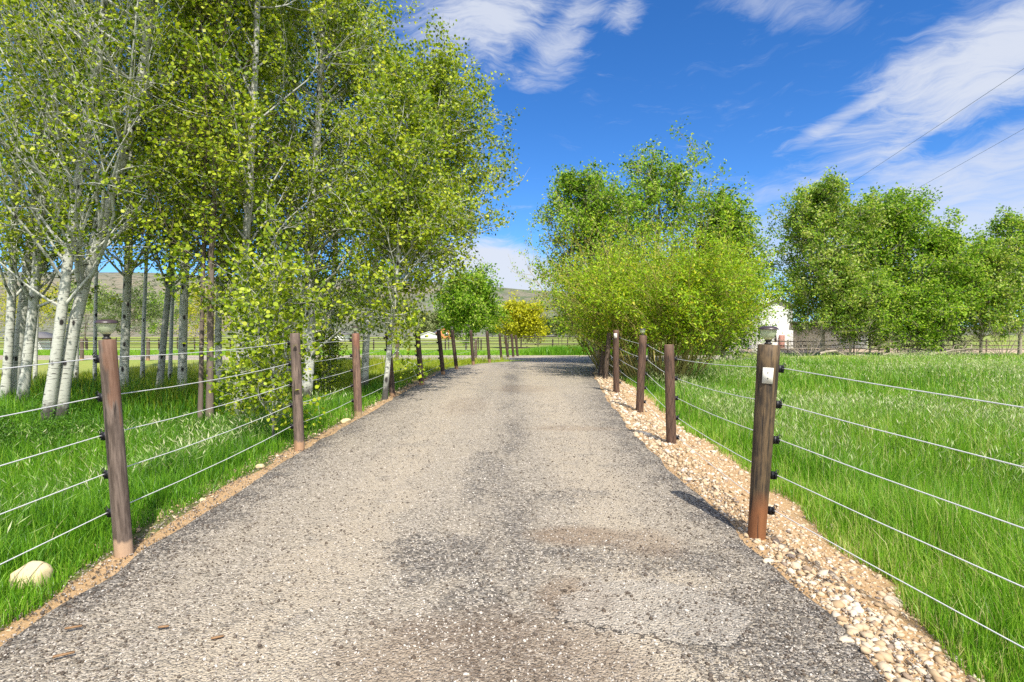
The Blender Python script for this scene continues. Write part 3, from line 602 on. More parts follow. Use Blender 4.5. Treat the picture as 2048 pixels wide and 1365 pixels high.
shrub('willow_shrub', 'huge yellow green willow bush arching over the right fence', gp(1322, 18.5), 140, 4.3, 38, 71, 'willow_leaf', 'willow_stem', .050, 12, 11, r=.022, whip=.30, foot=1.2, lift=-.10, jit=.09)
shrub('willow_shrub', 'loose yellow willow sprays behind the big bush, leaning over the drive', gp(1235, 21.5), 46, 5.4, 34, 72, 'willow_leaf', 'willow_stem', .05, 9, 8, r=.026, foot=.8, lift=-.1, bare=.3)
shrub('blossom_shrub', 'white blossoming bush in front of the white house', gp(1488, 41), 26, 2.3, 60, 73, 'blossom', 'dead_twig', .07, 7, 5, r=.02, foot=.6, jit=.09)
for i, (px, d, L, lab) in enumerate(((1612, 42.0, 2.2, 'grey leafless brush at the foot of the tallest meadow tree'), (1700, 42.0, 3.4, 'pale dead shrub standing between the first two meadow trees'), (1800, 42.6, 1.8, 'bare grey brush under the round topped meadow tree'), (1912, 42.5, 2.2, 'tangled bare shrub below the low pale tree'), (2005, 42.0, 3.6, 'large bare grey shrub near the right end of the row'))):
    shrub('dead_shrub', lab, gp(px, d), 24, L, 65, 80 + i, None, 'dead_twig', q=0, r=.022, foot=.5, group='bare brush along the meadow row', M2=8)
for i, (px, py, L, lab) in enumerate(((40, 905, .75, 'feathery bright green weed clump at the left edge'), (640, 770, .5, 'dark leafy weed in the shade behind the grey post'), (150, 800, .5, 'low green weed clump right of the white aspen pair'))):
    b = base_at(px, py); shrub('weed_clump', lab, b, 40, L, 60, 90 + i, 'weed_leaf', 'weed_leaf', .02, 8, 6, r=.006, foot=.35, cat='plant', twig=.12, jit=.03)
# far background trees at the foot of the hill and beyond the pasture
bg = [(846, 260, 632, 14, 'sage_leaf', 'pale sage tree left of the orange gabled house'), (868, 300, 630, 18, 'sage_leaf', 'grey green tree rising behind the orange gabled house'),
      (905, 300, 626, 20, 'elm_leaf_pale', 'pale green tree left of the rounded tree, near the hill'), (985, 300, 634, 18, 'elm_leaf_pale', 'soft green tree between the rounded tree and the yellow one'),
      (1088, 280, 640, 9, 'dark_leaf', 'narrow dark tree just right of the yellow tree'), (1112, 330, 640, 20, 'sage_leaf', 'sage coloured bush below the hill, right of the narrow dark tree'),
      (1140, 300, 632, 22, 'elm_leaf', 'distant green tree left of the willow, beyond the pasture'), (1172, 300, 628, 22, 'elm_leaf', 'distant tree half hidden by the willow at the pasture end'),
      (60, 120, 610, 50, 'yellow_leaf', 'golden bush far behind the leaning aspen trio'), (170, 130, 618, 50, 'elm_leaf_pale', 'pale tree beyond the pasture behind the white pair'),
      (255, 120, 606, 44, 'dark_leaf', 'dark tree beyond the pasture behind the worn lamp post'), (330, 140, 616, 44, 'elm_leaf', 'green tree beyond the pasture fence in the grove gap'),
      (405, 110, 596, 36, 'yellow_leaf', 'orange yellow tree glimpsed through the grove'), (480, 140, 612, 44, 'dark_leaf', 'dark tree beyond the pasture, behind the sapling'),
      (560, 150, 620, 46, 'elm_leaf', 'green tree beyond the pasture, behind the grey post'), (640, 150, 620, 46, 'elm_leaf_pale', 'pale tree beyond the pasture, right of the grey post'),
      (720, 160, 622, 46, 'dark_leaf', 'dark green tree beyond the pasture over the lamp post'), (790, 200, 630, 34, 'sage_leaf', 'sage tree beyond the pasture behind the short aspen')]
for i, (px, d, ty, hw, lm, lab) in enumerate(bg):
    elm(lab, px, d, ty - (14 if px < 800 and d > 90 else 0), hw * (1.35 if px < 800 and d > 90 else 1), 100 + i, lm, .0015 * d, group='trees beyond the pasture', K=30, M2=6, m3=5, q=6, t0=.08, bark='bark_brown', name='distant_tree', bt=(1, .5))
# dark spruce by the orange house
rg = rs(7); b = gp(884, 240); sp = thing('spruce_tree', 'small dark spruce beside the orange gabled house', 'tree', tuple(b))
link('trunk', MB().tube([(0, 0, -.2), (0, 0, 6)], [.15, .03]).build('trunk', M['bark_brown']), sp)
hh = rg.uniform(.3, 8.0, 2200); rr_ = (8.3 - hh) * .28 * np.sqrt(rg.uniform(.1, 1, 2200)); aa = rg.uniform(0, 6.3, 2200)
LV, LF = leaves(rg, np.stack([rr_ * np.cos(aa), rr_ * np.sin(aa), hh], 1), .28, .05, .4)
link('crown', mesh_from('crown', LV, [LF], M['dark_leaf'], {'rnd': np.repeat(rg.uniform(0, .7, 2200), 4)}), sp)

# ------------------------------------------------------------------ grass
def blades(name, rg, X, Y, hgt, wid, hue, mat, lean=.35, tipw=.45, **props):
    n = len(X); Z = ground_z(X, Y) - .02; P0 = np.stack([X, Y, Z], 1); a = rg.uniform(0, 2 * np.pi, n)
    side = np.stack([np.cos(a), np.sin(a), 0 * a], 1) * (wid * .5)[:, None]; la = rg.uniform(0, 2 * np.pi, n); l = np.abs(rg.normal(0, lean, n)) * hgt
    ld = np.stack([np.cos(la) * l, np.sin(la) * l, 0 * l], 1); up = np.array([0, 0, 1.]) * hgt[:, None]
    P1 = P0 + ld * .35 + up * .58; P2 = P0 + ld + up * (1 - .22 * np.clip(l / hgt, 0, 1))[:, None]
    V = np.stack([P0 - side, P0 + side, P1 - side * .8, P1 + side * .8, P2], 1).reshape(-1, 3); i = np.arange(n)[:, None] * 5
    link(name, mesh_from(name, V, [i + np.array([[0, 1, 3, 2]]), i + np.array([[2, 3, 4]])], M[mat], {'rnd': np.repeat(np.clip(hue, 0, 1), 5)}), kind='stuff', **props)
def polar(rg, n, d0, d1, a0, a1):
    d = np.exp(rg.uniform(math.log(d0), math.log(d1), n)); a = rg.uniform(a0, a1, n); return d * np.sin(a), d * np.cos(a), d
def patchy(x, y, seed, sc):
    r = rs(seed); o = 0 * x
    for k in range(6): a = r.uniform(0, 6.3); f = sc * r.uniform(.5, 2.2); o = o + np.sin(f * (x * math.cos(a) + y * math.sin(a)) + r.uniform(0, 6.3)) / 6 ** .5 * .7
    return o
rg = rs(200)
X, Y, D = polar(rg, 330000, 1.7, 47, math.radians(2), math.radians(62)); k = (X > verge_r(Y) - .14 + .09 * patchy(X, Y, 1, 4)) & ~((D > 14) & (rg.uniform(0, 1, len(D)) < .0)) & ((Y < 24) | (X > verge_r(np.minimum(Y, 24)) + (Y - 24) * 1.6))
X, Y, D = X[k], Y[k], D[k]; pt = patchy(X, Y, 2, .9); big = patchy(X, Y, 3, .25); inner = sm(-.15, .75, X - verge_r(Y)); sc = np.maximum(1, D / 5.5) ** .85
cl = patchy(X, Y, 21, 5.5); H = (.14 + .26 * inner) * np.clip(1 + .25 * pt + .28 * cl, .35, 1.7) * rg.uniform(.55, 1.3, len(X)); hue = .38 + .12 * pt + .13 * big - .10 * cl + rg.normal(0, .25, len(X)) + .5 * (rg.uniform(0, 1, len(X)) < .06) + .10 * sm(12, 40, D) + .12 * (1 - inner)
blades('meadow_grass', rg, X, Y, H, .0052 * sc, hue, 'grass')
X, Y, D = polar(rg, 150000, 2.2, 46, math.radians(4), math.radians(60)); pt = patchy(X, Y, 5, .55) + .5 * patchy(X, Y, 6, 1.7); k = (X > verge_r(Y) + .5) & (Y < 44) & (rg.uniform(-.9, 1.5, len(X)) < pt + .2 * sm(5, 30, D)) & ((Y < 24) | (X > verge_r(np.minimum(Y, 24)) + (Y - 24) * 1.6)); X, Y, D = X[k], Y[k], D[k]
def seeds(name, rg, X, Y, D, h0, h1, w, hl, mat, bend=.25):
    n = len(X); Z = ground_z(X, Y); sc = np.maximum(1, D / 6) ** .8; h = rg.uniform(h0, h1, n); la = rg.uniform(0, 6.3, n); l = np.abs(rg.normal(.12, bend, n)) * h
    P0 = np.stack([X, Y, Z + h * .35], 1); P1 = np.stack([X + np.cos(la) * l, Y + np.sin(la) * l, Z + h], 1); ax = unit(P1 - P0); P2 = P1 + (ax + np.stack([np.cos(la), np.sin(la), 0 * la], 1) * .5) * (hl * rg.uniform(.7, 1.3, n))[:, None]
    a = rg.uniform(0, 6.3, n); s = np.stack([np.cos(a), np.sin(a), 0 * a], 1); ws = (w * sc)[:, None]; mid = P1 * .55 + P2 * .45
    V = np.stack([P0 - s * ws * .2, P0 + s * ws * .2, P1, mid - s * ws, mid + s * ws, P2], 1).reshape(-1, 3); i = np.arange(n)[:, None] * 6
    link(name, mesh_from(name, V, [i + np.array([[0, 1, 2]]), i + np.array([[2, 4, 5]]), i + np.array([[2, 5, 3]])], M[mat], {'rnd': np.repeat(rg.uniform(0, 1, n), 6)}), kind='stuff')
seeds('seed_heads', rg, X, Y, D, .32, .54, .0037, .072, 'seed')
# left side: lush verge grass, shaded grove floor, yellow pasture up to the lane
X, Y, D = polar(rg, 300000, 2.0, 30, math.radians(-64), math.radians(0)); k = (X < road_l(Y) - .13 + .10 * patchy(X, Y, 8, 4)) & (Y < 29.6); X, Y, D = X[k], Y[k], D[k]
pt = patchy(X, Y, 9, 1.1); inner = sm(0, .8, road_l(Y) - .2 - X); sc = np.maximum(1, D / 5.5) ** .85; past = sm(13.5, 17, Y + 1.5 * patchy(X, Y, 10, .4))
cl = patchy(X, Y, 22, 5.5); H = (.13 + .22 * inner) * np.clip(1 + .3 * pt + .28 * cl, .35, 1.8) * rg.uniform(.5, 1.35, len(X)) * (1 - .25 * past) * (1 + 1.1 * np.exp(-((Y - 15.3) / 1.8) ** 2) * sm(-4.5, -7, X)); hue = .28 + .12 * pt - .08 * cl + rg.normal(0, .22, len(X)) + .1 * (1 - inner)
p = rg.uniform(0, 1, len(X)) < past
blades('verge_grass', rg, X[~p], Y[~p], H[~p], .0055 * sc[~p], hue[~p], 'grass', .45)
blades('pasture_grass', rg, X[p], Y[p], H[p], .0055 * sc[p], hue[p] + .2, 'pasture', .35)
X, Y, D = polar(rg, 16000, 3.2, 12, math.radians(-62), math.radians(-14)); k = (X < road_l(Y) - .5) & (rg.uniform(-.6, 1.4, len(X)) < patchy(X, Y, 12, .9)); seeds('seed_heads', rg, X[k], Y[k], D[k], .24, .40, .0055, .07, 'seed', .5)
# tall bright grass beyond the lane, sparser pasture behind it
X = rg.uniform(-45, 14, 60000); Y = 36.9 + np.abs(rg.normal(0, 4.5, 60000)); D = Y; k = Y < 52; X, Y, D = X[k], Y[k], D[k]
tall = sm(-1, 3, X) * (1 - sm(5, 9, Y - 36)); blades('lane_grass', rg, X, Y, (.18 + .42 * tall) * rg.uniform(.6, 1.2, len(X)), np.full(len(X), .035), .35 + .15 * rg.normal(0, 1, len(X)) + .25 * (1 - tall), 'grass')

# ------------------------------------------------------------------ loose stones
ico = None
def ico_unit():
    t = (1 + 5 ** .5) / 2; V = unit(np.array([(-1, t, 0), (1, t, 0), (-1, -t, 0), (1, -t, 0), (0, -1, t), (0, 1, t), (0, -1, -t), (0, 1, -t), (t, 0, -1), (t, 0, 1), (-t, 0, -1), (-t, 0, 1)], float))
    Fc = np.array([(0, 11, 5), (0, 5, 1), (0, 1, 7), (0, 7, 10), (0, 10, 11), (1, 5, 9), (5, 11, 4), (11, 10, 2), (10, 7, 6), (7, 1, 8), (3, 9, 4), (3, 4, 2), (3, 2, 6), (3, 6, 8), (3, 8, 9), (4, 9, 5), (2, 4, 11), (6, 2, 10), (8, 6, 7), (9, 8, 1)])
    return V, Fc
def ico_sub(V, Fc):
    V = list(map(tuple, V)); c = {}; o = []
    def mid(a, b):
        k = (min(a, b), max(a, b))
        if k not in c: p = np.array(V[a]) + np.array(V[b]); V.append(tuple(p / np.linalg.norm(p))); c[k] = len(V) - 1
        return c[k]
    for a, b, d in Fc: x, y, z = mid(a, b), mid(b, d), mid(d, a); o += [(a, x, z), (x, b, y), (z, y, d), (x, y, z)]
    return np.array(V), np.array(o)
ICO = ico_unit(); ICO2 = ico_sub(*ICO); ICO3 = ico_sub(*ICO2)
def stones(name, rg, X, Y, Z, size, hue, mat, base=ICO, flat=.6, smooth=False, rough=.16):
    V0, F0 = base; n = len(X); s = size[:, None, None]; V = V0[None] * (1 + rg.normal(0, rough, (n, len(V0), 1)))
    V = V * rg.uniform([.75, .6, flat * .7], [1.3, 1.0, flat * 1.25], (n, 3))[:, None]; a = rg.uniform(0, 6.3, n); c, sn = np.cos(a)[:, None], np.sin(a)[:, None]
    t = rg.normal(0, .25, n)[:, None]; x = V[..., 0] * c - V[..., 1] * sn; y = V[..., 0] * sn + V[..., 1] * c; z = V[..., 2] + t * x
    V = np.stack([x, y, z], -1) * s + np.stack([X, Y, Z], 1)[:, None]
    Fq = (F0[None] + (np.arange(n) * len(V0))[:, None, None]).reshape(-1, 3)
    return link(name, mesh_from(name, V.reshape(-1, 3), [Fq], M[mat], {'rnd': np.repeat(np.clip(hue, 0, 1), len(V0))}, smooth), kind='stuff')
rg = rs(300)
Y = np.exp(rg.uniform(math.log(2.0), math.log(24), 9000)); u = rg.beta(.9, 1.1, len(Y)); X = road_r(Y) - .06 + (verge_r(Y) - road_r(Y) + .02) * u; sz = np.clip(np.exp(rg.normal(-4.42, .55, len(Y))), .005, .038) * np.clip(Y / 6, .85, 1.35) * (1.25 - .5 * u)
stones('verge_pebbles', rg, X, Y, .008 + ground_z(X, Y) + sz * .25, sz, rg.beta(1.6, 1.3, len(Y)), 'pebble', ICO, .6, True, .13)
Y = np.exp(rg.uniform(math.log(2.2), math.log(20), 1500)); X = road_l(Y) - .22 + rg.normal(0, .12, len(Y)); sz = np.clip(np.exp(rg.normal(-4.75, .4, len(Y))), .005, .035) * np.clip(Y / 6, .85, 2.0)
stones('verge_pebbles', rg, X, Y, .008 + ground_z(X, Y) + sz * .2, sz, rg.beta(1.3, 1.7, len(Y)) * .9, 'pebble', ICO2, .55, True, .08)
Y = np.exp(rg.uniform(math.log(1.9), math.log(13), 42000)); e = rg.beta(.75, .75, len(Y)); X = road_l(Y) + (road_r(Y) - road_l(Y)) * (e * 1.07 - .03); sz = np.clip(np.exp(rg.normal(-5.35, .3, len(Y))), .0025, .011)
ed = np.abs(2 * e - 1); hz = ground_z(X, Y, False) + .014 + .02 * (1 - ed ** 2)
stones('loose_chips', rg, X, Y, hz + sz * .25, sz, rg.uniform(0, 1, len(Y)) + .30 * (1 - ed) - .05, 'chip', ICO, .7)
Y = np.exp(rg.uniform(math.log(2.0), math.log(11), 1300)); e = rg.uniform(0, 1, len(Y)); X = road_l(Y) + .1 + (road_r(Y) - road_l(Y) - .2) * e; k = rg.uniform(-.8, 1.2, len(Y)) < patchy(X, Y, 31, 1.6) + .5 * np.abs(2 * e - 1); X, Y, e = X[k], Y[k], e[k]
stones('loose_chips', rg, X, Y, ground_z(X, Y, False) + .018 + .02 * (1 - (2 * e - 1) ** 2), rg.uniform(.006, .013, len(X)), rg.uniform(0, .5, len(X)), 'chip', ICO, .7)
def rock(name, label, p, size, seed, mat='boulder', sc=(1, .8, .8), rz=0, group=None):
    r = rs(seed); V, Fc = ICO3; V = V.copy()
    for k in range(9):          # flat broken faces
        n = unit(r.normal(0, 1, 3)); h = r.uniform(.62, .86); dd = V @ n; V -= np.maximum(dd - h, 0)[:, None] * n
    V = V * np.array(sc) * size + r.normal(0, .012 * size, V.shape)
    o = link(name, mesh_from(name, V, [Fc], M[mat], {'rnd': np.full(len(V), .8)}), loc=tuple(p)); o.rotation_euler = (.1, .15, rz); o['label'] = label; o['category'] = 'rock'
    if group: o['group'] = group
b = base_at(42, 1188); rock('boulder', 'pale yellow boulder lying in the grass by the left drive edge', b + np.array([0, .04, .06]), .125, 3, sc=(1, .8, .85), rz=.5)
for lab, px, py, s, sd in (('rounded cream cobble lying alone on the dark asphalt edge', 1698, 1292, .036, 5), ('flat tan rock on the left verge past the worn lamp post', 403, 1004, .035, 6), ('long orange rock at the left verge before the grey post', 518, 938, .055, 7), ('brown slab of rock at the drive edge near the third left post', 690, 848, .09, 8), ('biggest cream cobble at the outer edge of the pebble verge', 1795, 1215, .05, 9), ('pale cobble among the pebbles just below the plated lamp post', 1540, 1130, .04, 10), ('chunky cream stone at the grass edge of the pebble verge', 1660, 1062, .055, 12)):
    b = base_at(px, py); rock('rock', lab, b + np.array([0, 0, s * .3]), s, sd, 'pebble' if px > 900 else 'boulder', (1.2, .8, .6), sd * 1.3)
for lab, px, py, s in (('split brown bark strip on the drive in the lower left corner', 118, 1332, .055), ('short brown wood chip lying on the pale chips', 424, 1296, .035), ('thin bark sliver on the gravel below the worn lamp post', 140, 1275, .05), ('small orange bark flake on the gravel near the lower left', 318, 1274, .03)):
    b = base_at(px, py); rg = rs(int(px)); mb = MB()
    for k in range(3 if s > .06 else 1): a = .5 + rg.normal(0, .15); mb.box((rg.normal(0, .012), k * .018, .012 + .004 * k), (s * 2 * rg.uniform(.7, 1), .014, .007), a)
    o = link('bark_chip', mb.build('bark_chip', M['chipwood']), loc=tuple(b + np.array([0, 0, .03]))); o['label'] = lab; o['category'] = 'wood chip'

# ------------------------------------------------------------------ wire fences along the drive
def post_mesh(top, r, seed, mat, bottom=-.25, flare=1.03):
    rg = rs(seed); n = 12; q = np.linspace(0, 1, n); ax = np.array([top * t for t in q]); L = top[2]; ax = np.concatenate([[top * (bottom / L)], ax]); sides = 20
    R = r * (flare + (1 - flare - (.03 if flare > 1 else 0)) * np.concatenate([[0], q])); a = np.arange(sides) * 2 * np.pi / sides; ph = rg.uniform(0, 6.3, 3)
    V = []
    for p, rr in zip(ax, R):
        rad = rr * (1 + .03 * np.sin(2 * a + ph[0] + p[2]) + .02 * np.sin(5 * a + ph[1]) + .012 * np.sin(9 * a + ph[2] + 3 * p[2]))
        V.append(np.stack([p[0] + rad * np.cos(a), p[1] + rad * np.sin(a), np.full(sides, p[2])], 1))
    V.append(np.stack([ax[-1][0] + R[-1] * .88 * np.cos(a), ax[-1][1] + R[-1] * .88 * np.sin(a), np.full(sides, ax[-1][2] + .008)], 1)); m = len(V); V = np.concatenate(V)
    i = np.arange(m - 1)[:, None] * sides; j = np.arange(sides); k = (j + 1) % sides
    me = mesh_from('post', V, [np.stack([i + j, i + k, i + sides + k, i + sides + j], -1).reshape(-1, 4), np.array([(m - 1) * sides + j])], M[mat], None, True)
    me.materials.append(M['end_grain']); me.polygons[len(me.polygons) - 1].material_index = 1; me.polygons[len(me.polygons) - 1].use_smooth = False
    return me
def insulator_mesh(side):
    mb = MB(); mb.box((side * .012, 0, 0), (.024, .03, .055)); mb.box((side * .03, 0, 0), (.018, .044, .022)); mb.box((side * .036, 0, .018), (.014, .012, .022)); mb.box((side * .036, 0, -.018), (.014, .012, .02))
    mb.tube([(side * .03, 0, .02), (side * .045, .0, .045), (side * .058, 0, .03), (side * .05, 0, .008)], .0035, 6); return mb.build('insulator', M['insulator'])
INS = {-1: insulator_mesh(-1), 1: insulator_mesh(1)}
STR = [1.35, 1.09, .83, .57, .31]
def lamp(label, p, s=1.0, tilt=(0, 0)):
    o = thing('solar_lamp', label, 'lamp', tuple(p), 'solar lamps on the fence posts'); o.rotation_euler = (tilt[0], tilt[1], .3); o.scale = (s, s, s)
    link('neck', MB().lathe([(0, 0), (.024, 0), (.024, .010), (.016, .013), (.016, .022), (.021, .024), (.021, .030), (.012, .033), (0, .033)], 20).build('neck', M['black_plastic'], True), o)
    link('glass_shade', MB().lathe([(.014, .031), (.027, .036), (.038, .048), (.046, .066), (.051, .088), (.053, .104)], 32, ripple=.02).build('glass_shade', M['glass'], True), o)
    link('bulb', MB().lathe([(0, .034), (.006, .034), (.006, .06), (.009, .07), (.009, .085), (0, .09)], 10).build('bulb', M['plate'], True), o)
    link('cap', MB().lathe([(0, .103), (.054, .103), (.064, .101), (.065, .104), (.054, .115), (.046, .120), (.030, .123), (0, .124)], 24).build('cap', M['bronze'], True), o)
def fence(name, label, posts, side, lamps, plates, ends, strands):
    """posts: (base px,py, top px,py, distance, radius, material)"""
    P = []
    for i, (bx, by, tx, ty, d, r, mt) in enumerate(posts): b = at(bx, by, d); t = at(tx, ty, d); P.append((b, t, r, mt))
    root = thing(name, label, 'fence', tuple(P[0][0])); rl = P[0][0]
    if ends: P = [ends] + P
    for i, (b, t, r, mt) in enumerate(P):
        po = link('post', post_mesh(np.array([0, 0, np.linalg.norm(t - b)]), r, 400 + i + int(side * 50), mt, flare=.8 if mt == 'post_old' else 1.03), root, tuple(b - rl)); ax = unit((t - b)); L = np.linalg.norm(t - b)
        po.rotation_mode = 'QUATERNION'; po.rotation_quaternion = Vector((0, 0, 1)).rotation_difference(Vector(ax))
        if mt in ('post_worn', 'post_old'): po['label'] = {'post_worn': 'worn post with an orange stripped patch and pale foot', 'post_old': 'thick dark weathered post with an orange base'}[mt]
        if b[1] < 20:
            for h in strands: link('insulator', INS[side], po, (side * r * .96, 0, h))
        j = i - (1 if ends else 0)
        if j in plates:
            zc = L - plates[j]; pl = link('cover_plate', MB().box((0, 0, 0), (.070, .006, .114)).build('cover_plate', M['plate']), po, (-math.sin(.36) * (r * 1.01 + .002), -math.cos(.36) * (r * 1.01 + .002), zc)); pl.rotation_euler = (0, 0, -.36)
            for dz in (-.021, .021): link('screw', MB().tube([(0, -.0045, 0), (0, -.002, 0)], .0055, 10).add([(0, -.0047, 0)] + [(.0055 * math.cos(a), -.0046, .0055 * math.sin(a)) for a in np.linspace(0, 6.2832, 11)], [[[0, q + 1, q + 2] for q in range(10)]]).build('screw', M['screw']), pl, (0, 0, dz))
        if j in lamps: lb, s = lamps[j]; lamp(lb, t + np.array([-.006, 0, .010]), s, (rs(j).normal(0, .02), -.6 * ax[0] * .2))
    rg = rs(500 + int(side))
    for h in strands:           # each strand one wire through all its insulators
        pts = []
        for i, (b, t, r, mt) in enumerate(P):
            q = b + unit(t - b) * h + np.array([side * (r + .03), 0, 0])
            if pts:
                p0 = pts[-1]; sag = rg.uniform(.012, .03)
                for w in (.25, .5, .75): m_ = p0 * (1 - w) + q * w; m_[2] -= sag * 4 * w * (1 - w); pts.append(m_)
            pts.append(q)
        link('wire', MB().tube(np.array(pts) - rl, .0034, 6).build('wire', M['wire'], True), root)
Lp = [(245, 1118, 215, 682, 3.82, .052, 'post_worn'), (598, 903, 590, 668, 7.07, .059, 'post_grey'), (716, 838, 711, 668, 9.77, .068, 'post_red'), (785, 798, 776, 666, 12.6, .066, 'post_brown'), (843.6, 773, 834.5, 664, 15.1, .068, 'post_brown'),
      (886.5, 751, 877, 661, 18.6, .07, 'post_brown'), (913, 739, 904, 661, 21.4, .07, 'post_brown'), (946.5, 729, 941.5, 661, 24.4, .07, 'post_brown'), (979, 724, 974, 663, 27.4, .072, 'post_brown'), (1003, 720, 999, 667.5, 31, .07, 'post_brown'), (1016.5, 718.5, 1010.5, 672, 33.2, .075, 'post_brown'), (1027, 718, 1023, 669, 33.8, .07, 'post_brown'), (1036, 718, 1031, 671, 35, .07, 'post_brown')]
fence('wire_fence', 'brown wooden post and white wire fence along the left side of the drive', Lp, -1,
      {0: ('bronze solar lamp on the worn orange patched post at left', 1.08), 2: ('faint solar lamp on the third left post, half lost against leaves', .95), 6: ('tiny distant solar lamp on a left post beyond the shaded stretch', 1.0)}, {}, (np.array([-2.62, .5, -.05]), np.array([-2.66, .5, 1.40]), .052, 'post_grey'), STR)
Rp = [(1514, 1090, 1538, 692, 4.15, .079, 'post_old'), (1344, 914, 1338, 691, 7.5, .066, 'post_twist'), (1279, 831, 1286, 672, 10.5, .071, 'post_twist'), (1233, 787, 1232, 661, 13.3, .072, 'post_twist'), (1210, 763, 1218.5, 667, 17.2, .072, 'post_shade'), (1200, 753, 1211, 688, 18.2, .08, 'post_shade'), (1197, 736, 1201, 676, 23, .08, 'post_shade')]
fence('wire_fence', 'post and wire fence beside the pebble verge right of the drive', Rp, 1,
      {0: ('bronze solar lamp on the thick weathered post with a cover plate', 1.08), 2: ('small solar lamp on the twisted post in front of the willow', 1.0)}, {0: .215, 3: .13}, (np.array([2.42, .9, -.16]), np.array([2.46, .9, 1.26]), .075, 'post_twist'), [1.29, 1.03, .77, .51, .25])

# fence along the lane, rail fences of the pasture
def lane_fence():
    root = thing('lane_fence', 'low weathered post and wire fence along the lane on the left', 'fence', tuple(gp(168, 29.6))); rl = np.array(root.location)
    xs_ = [-33, -29.6, -26, -22.4, -18.9, -15.6, -12.5, -9.4, -6, -1.9]; tp = []
    for i, x in enumerate(xs_):
        b = np.array([x, 29.6 + .1 * math.sin(i), float(ground_z(x, 29.6))]); link('post', post_mesh(np.array([.02, 0, 1.12]), .085, 600 + i, 'post_grey'), root, tuple(b - rl)); tp.append(b)
    for h in (1.0, .6): link('wire', MB().tube(np.array([b + np.array([0, -.1, h]) for b in tp]) - rl, .006, 5).build('wire', M['wire']), root)
lane_fence()
def rail_fence(label, y, x0, x1, gap, h, rails, mat, r, slope=0.0, pr=.055):
    root = thing('rail_fence', label, 'fence', (x0, y, float(ground_z(x0, y)))); rl = np.array(root.location); n = int((x1 - x0) / gap) + 1; P = [np.array([x0 + i * gap, y + slope * i * gap, 0]) for i in range(n)]
    for p in P: p[2] = float(ground_z(p[0], p[1]))
    for p in P: link('post', MB().bar(p - rl + np.array([0, .06, -.1]), p - rl + np.array([0, .06, h + .05]), pr, 8).build('post', M[mat]), root)
    for k in rails: link('rail', MB().tube(np.array([p + np.array([0, -.02, k]) for p in P]) - rl, r, 6).build('rail', M[mat]), root)
rail_fence('dark brown rail fence nearest the lane, crossing the pasture', 46, -46, 7.5, 2.9, .95, (.9, .62, .34), 'pipe', .032)
rail_fence('farther brown rail fence across the pasture behind the first', 60, -58, 14, 3.2, 1.25, (1.2, .85, .5), 'pipe', .034, .02)
rail_fence('weathered rail fence behind the meadow tree row', 51.5, 16, 66, 3.0, 1.2, (1.1, .7, .35), 'rail_wood', .05)
for lab, x, y, w in (('rounded pipe gate panel in the pasture fence near the willow', 5.4, 44.5, 3.0), ('pipe gate panel with rounded corners, left of the one near the willow', 2.2, 44.5, 2.9)):
    g = thing('pipe_gate', lab, 'gate', (x, y, float(ground_z(x, y))), 'pipe gates by the lane'); mb = MB(); mb.tube([(-w / 2, 0, .1), (-w / 2, 0, 1.05), (-w / 2 + .15, 0, 1.2), (w / 2 - .15, 0, 1.2), (w / 2, 0, 1.05), (w / 2, 0, .1)], .03, 6); link('frame', mb.build('frame', M['pipe']), g)
    for z in (.3, .6, .9): link('rail', MB().bar((-w / 2, 0, z), (w / 2, 0, z), .022).build('rail', M['pipe']), g)

# ------------------------------------------------------------------ houses
def gable(mb, w, dpt, h0, h1, over=.0, th=.0):
    hw = w / 2; hd = dpt / 2
    V = [(-hw, -hd, 0), (hw, -hd, 0), (hw, -hd, h0), (0, -hd, h1), (-hw, -hd, h0), (-hw, hd, 0), (hw, hd, 0), (hw, hd, h0), (0, hd, h1), (-hw, hd, h0)]
    return mb.add(V, [[[0, 1, 2, 3, 4], [9, 8, 7, 6, 5]], [[0, 4, 9, 5], [1, 6, 7, 2]]])
def roof(mb, w, dpt, h0, h1, over, th):
    hw = w / 2; hd = dpt / 2 + over; s = (h1 - h0) / hw
    for sg in (-1, 1):
        a = np.array([sg * (hw + over), h0 - s * over]); b = np.array([0, h1]); V = []
        for y in (-hd, hd):
            for p, q in ((a, 0), (b, 0), (b, th), (a, th)): V.append((p[0], y, p[1] + q + .01))
        mb.add(V, [[[0, 1, 2, 3], [7, 6, 5, 4], [0, 4, 5, 1], [3, 2, 6, 7], [0, 3, 7, 4]]])
    return mb
def house(name, label, loc, w, dpt, h0, h1, wall, roof_m, rz=0, wins=(), extra=None):
    h = thing(name, label, 'house', tuple(loc), rz=rz); link('wall', gable(MB(), w, dpt, h0, h1).build('wall', M[wall]), h)
    link('roof', roof(MB(), w, dpt, h0, h1, .35, .16).build('roof', M[roof_m]), h)
    for x, z, a, b in wins:
        f = link('window', MB().box((x, -dpt / 2 - .03, z), (a + .2, .06, b + .2)).build('window', M['white_paint']), h); link('pane', MB().box((x, -dpt / 2 - .065, z), (a, .02, b)).build('pane', M['dark_glass']), f)
    return h
x = (1553 - 1024) / F * 58; h = house('white_house', 'white sided gable house with brick corner behind the trees at right', (x, 58 + 5, float(ground_z(x, 60))), 3.4, 10, 4.6, 5.4, 'siding', 'white_paint', wins=((-.5, 1.7, .9, 1.1),))
link('brick_pier', MB().box((.45, -5.2, .75), (.42, .4, 1.9)).build('brick_pier', M['brick']), h)
link('side_wing', MB().box((6.2, 1.0, 1.4), (9.0, 7.5, 2.8)).build('side_wing', M['white_paint']), h); link('porch_roof', MB().box((6.2, -.2, 2.95), (9.6, 10.5, .22)).build('porch_roof', M['brown_roof']), h)
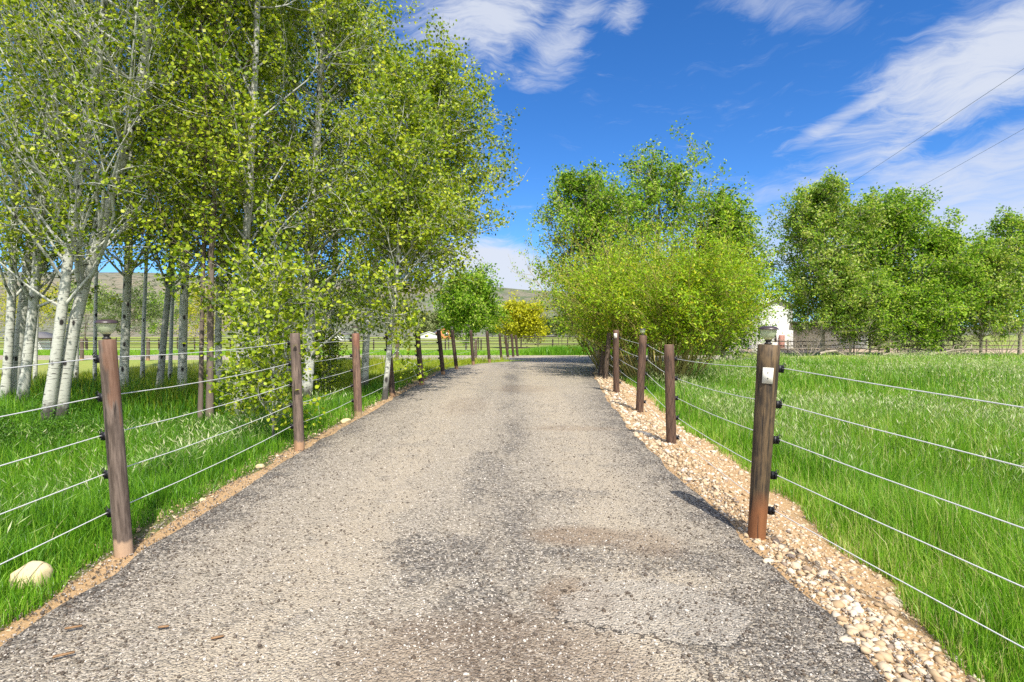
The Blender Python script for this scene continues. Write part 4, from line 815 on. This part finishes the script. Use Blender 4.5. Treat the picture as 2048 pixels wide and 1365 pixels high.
link('side_wing', MB().box((-4.0, 1.2, 1.35), (4.4, 7.2, 2.7)).build('side_wing', M['white_paint']), h); link('wing_roof', MB().box((-4.0, .8, 2.9), (5.0, 9.0, .25)).build('wing_roof', M['brown_roof']), h)
x = (886 - 1024) / F * 205; house('timber_house', 'distant house with orange timber gable and grey roof beside the dark spruce', (x, 205, -.3), 6.0, 8, 2.2, 4.4, 'orange_wood', 'grey_roof', .25, ((.6, 1.6, 1.2, 1.0),))
x = (858 - 1024) / F * 200; house('low_outbuilding', 'low white outbuilding left of the orange gabled house', (x, 200, -.3), 5.6, 5, 1.5, 2.4, 'white_paint', 'white_paint', .1, ((-.8, .9, 1.0, .5),))
x = (672 - 1024) / F * 150; house('low_outbuilding', 'pale grey outbuilding glimpsed beyond the pasture above the third post', (x, 150, -.3), 6, 5, 1.6, 2.4, 'white_paint', 'grey_roof', -.1)
x = (68 - 1024) / F * 62; house('metal_shed', 'small pale shed beyond the lane behind the left aspens', (x, 62, -.25), 3.0, 3, 1.3, 1.8, 'white_paint', 'grey_roof', .1)

# fallen wood below the meadow row, power lines
rg = rs(77)
for i, (px, lab) in enumerate(((1640, 'bleached fallen branch lying in grass below the tallest meadow tree'), (1708, 'grey fallen trunk lying under the pale dead shrub'), (1765, 'dark fallen limb under the round topped meadow tree'), (1860, 'crooked bare branch on the ground under the dark meadow tree'))):
    b = gp(px, 41.5); o = thing('fallen_branch', lab, 'branch', tuple(b), 'fallen wood along the meadow row'); P = [np.array([0, 0, .1])]
    for k in range(6): P.append(P[-1] + np.array([.55, rg.normal(0, .2), rg.normal(.03, .14)]))
    link('limb', MB().tube(P, np.linspace(.11, .03, 7), 7).build('limb', M['dead_twig'], True), o)
    for k in (2, 3, 4): link('twig', MB().tube([P[k], P[k] + np.array([.3, rg.normal(0, .3), .35]), P[k] + np.array([.7, rg.normal(0, .5), .5])], [.03, .02, .01], 5).build('twig', M['dead_twig'], True), o)
for lab, a, c in (('upper dark power line crossing the sky at right', (16.4, 18.2), (2.9, 14.8)), ('lower dark power line crossing the sky at right', (21.2, 23.5), (2.8, 11.0))):
    a = np.array([*a, 10.0]); c = np.array([*c, 0.0]); t = np.linspace(-2.2, 3.6, 30); P = a + c * t[:, None]; P[:, 2] += .012 * ((t - .6) * 5) ** 2 * .12
    o = link('power_line', MB().tube(P, .007, 5).build('power_line', M['line'], True)); o['label'] = lab; o['category'] = 'cable'; o['group'] = 'power lines over the meadow'
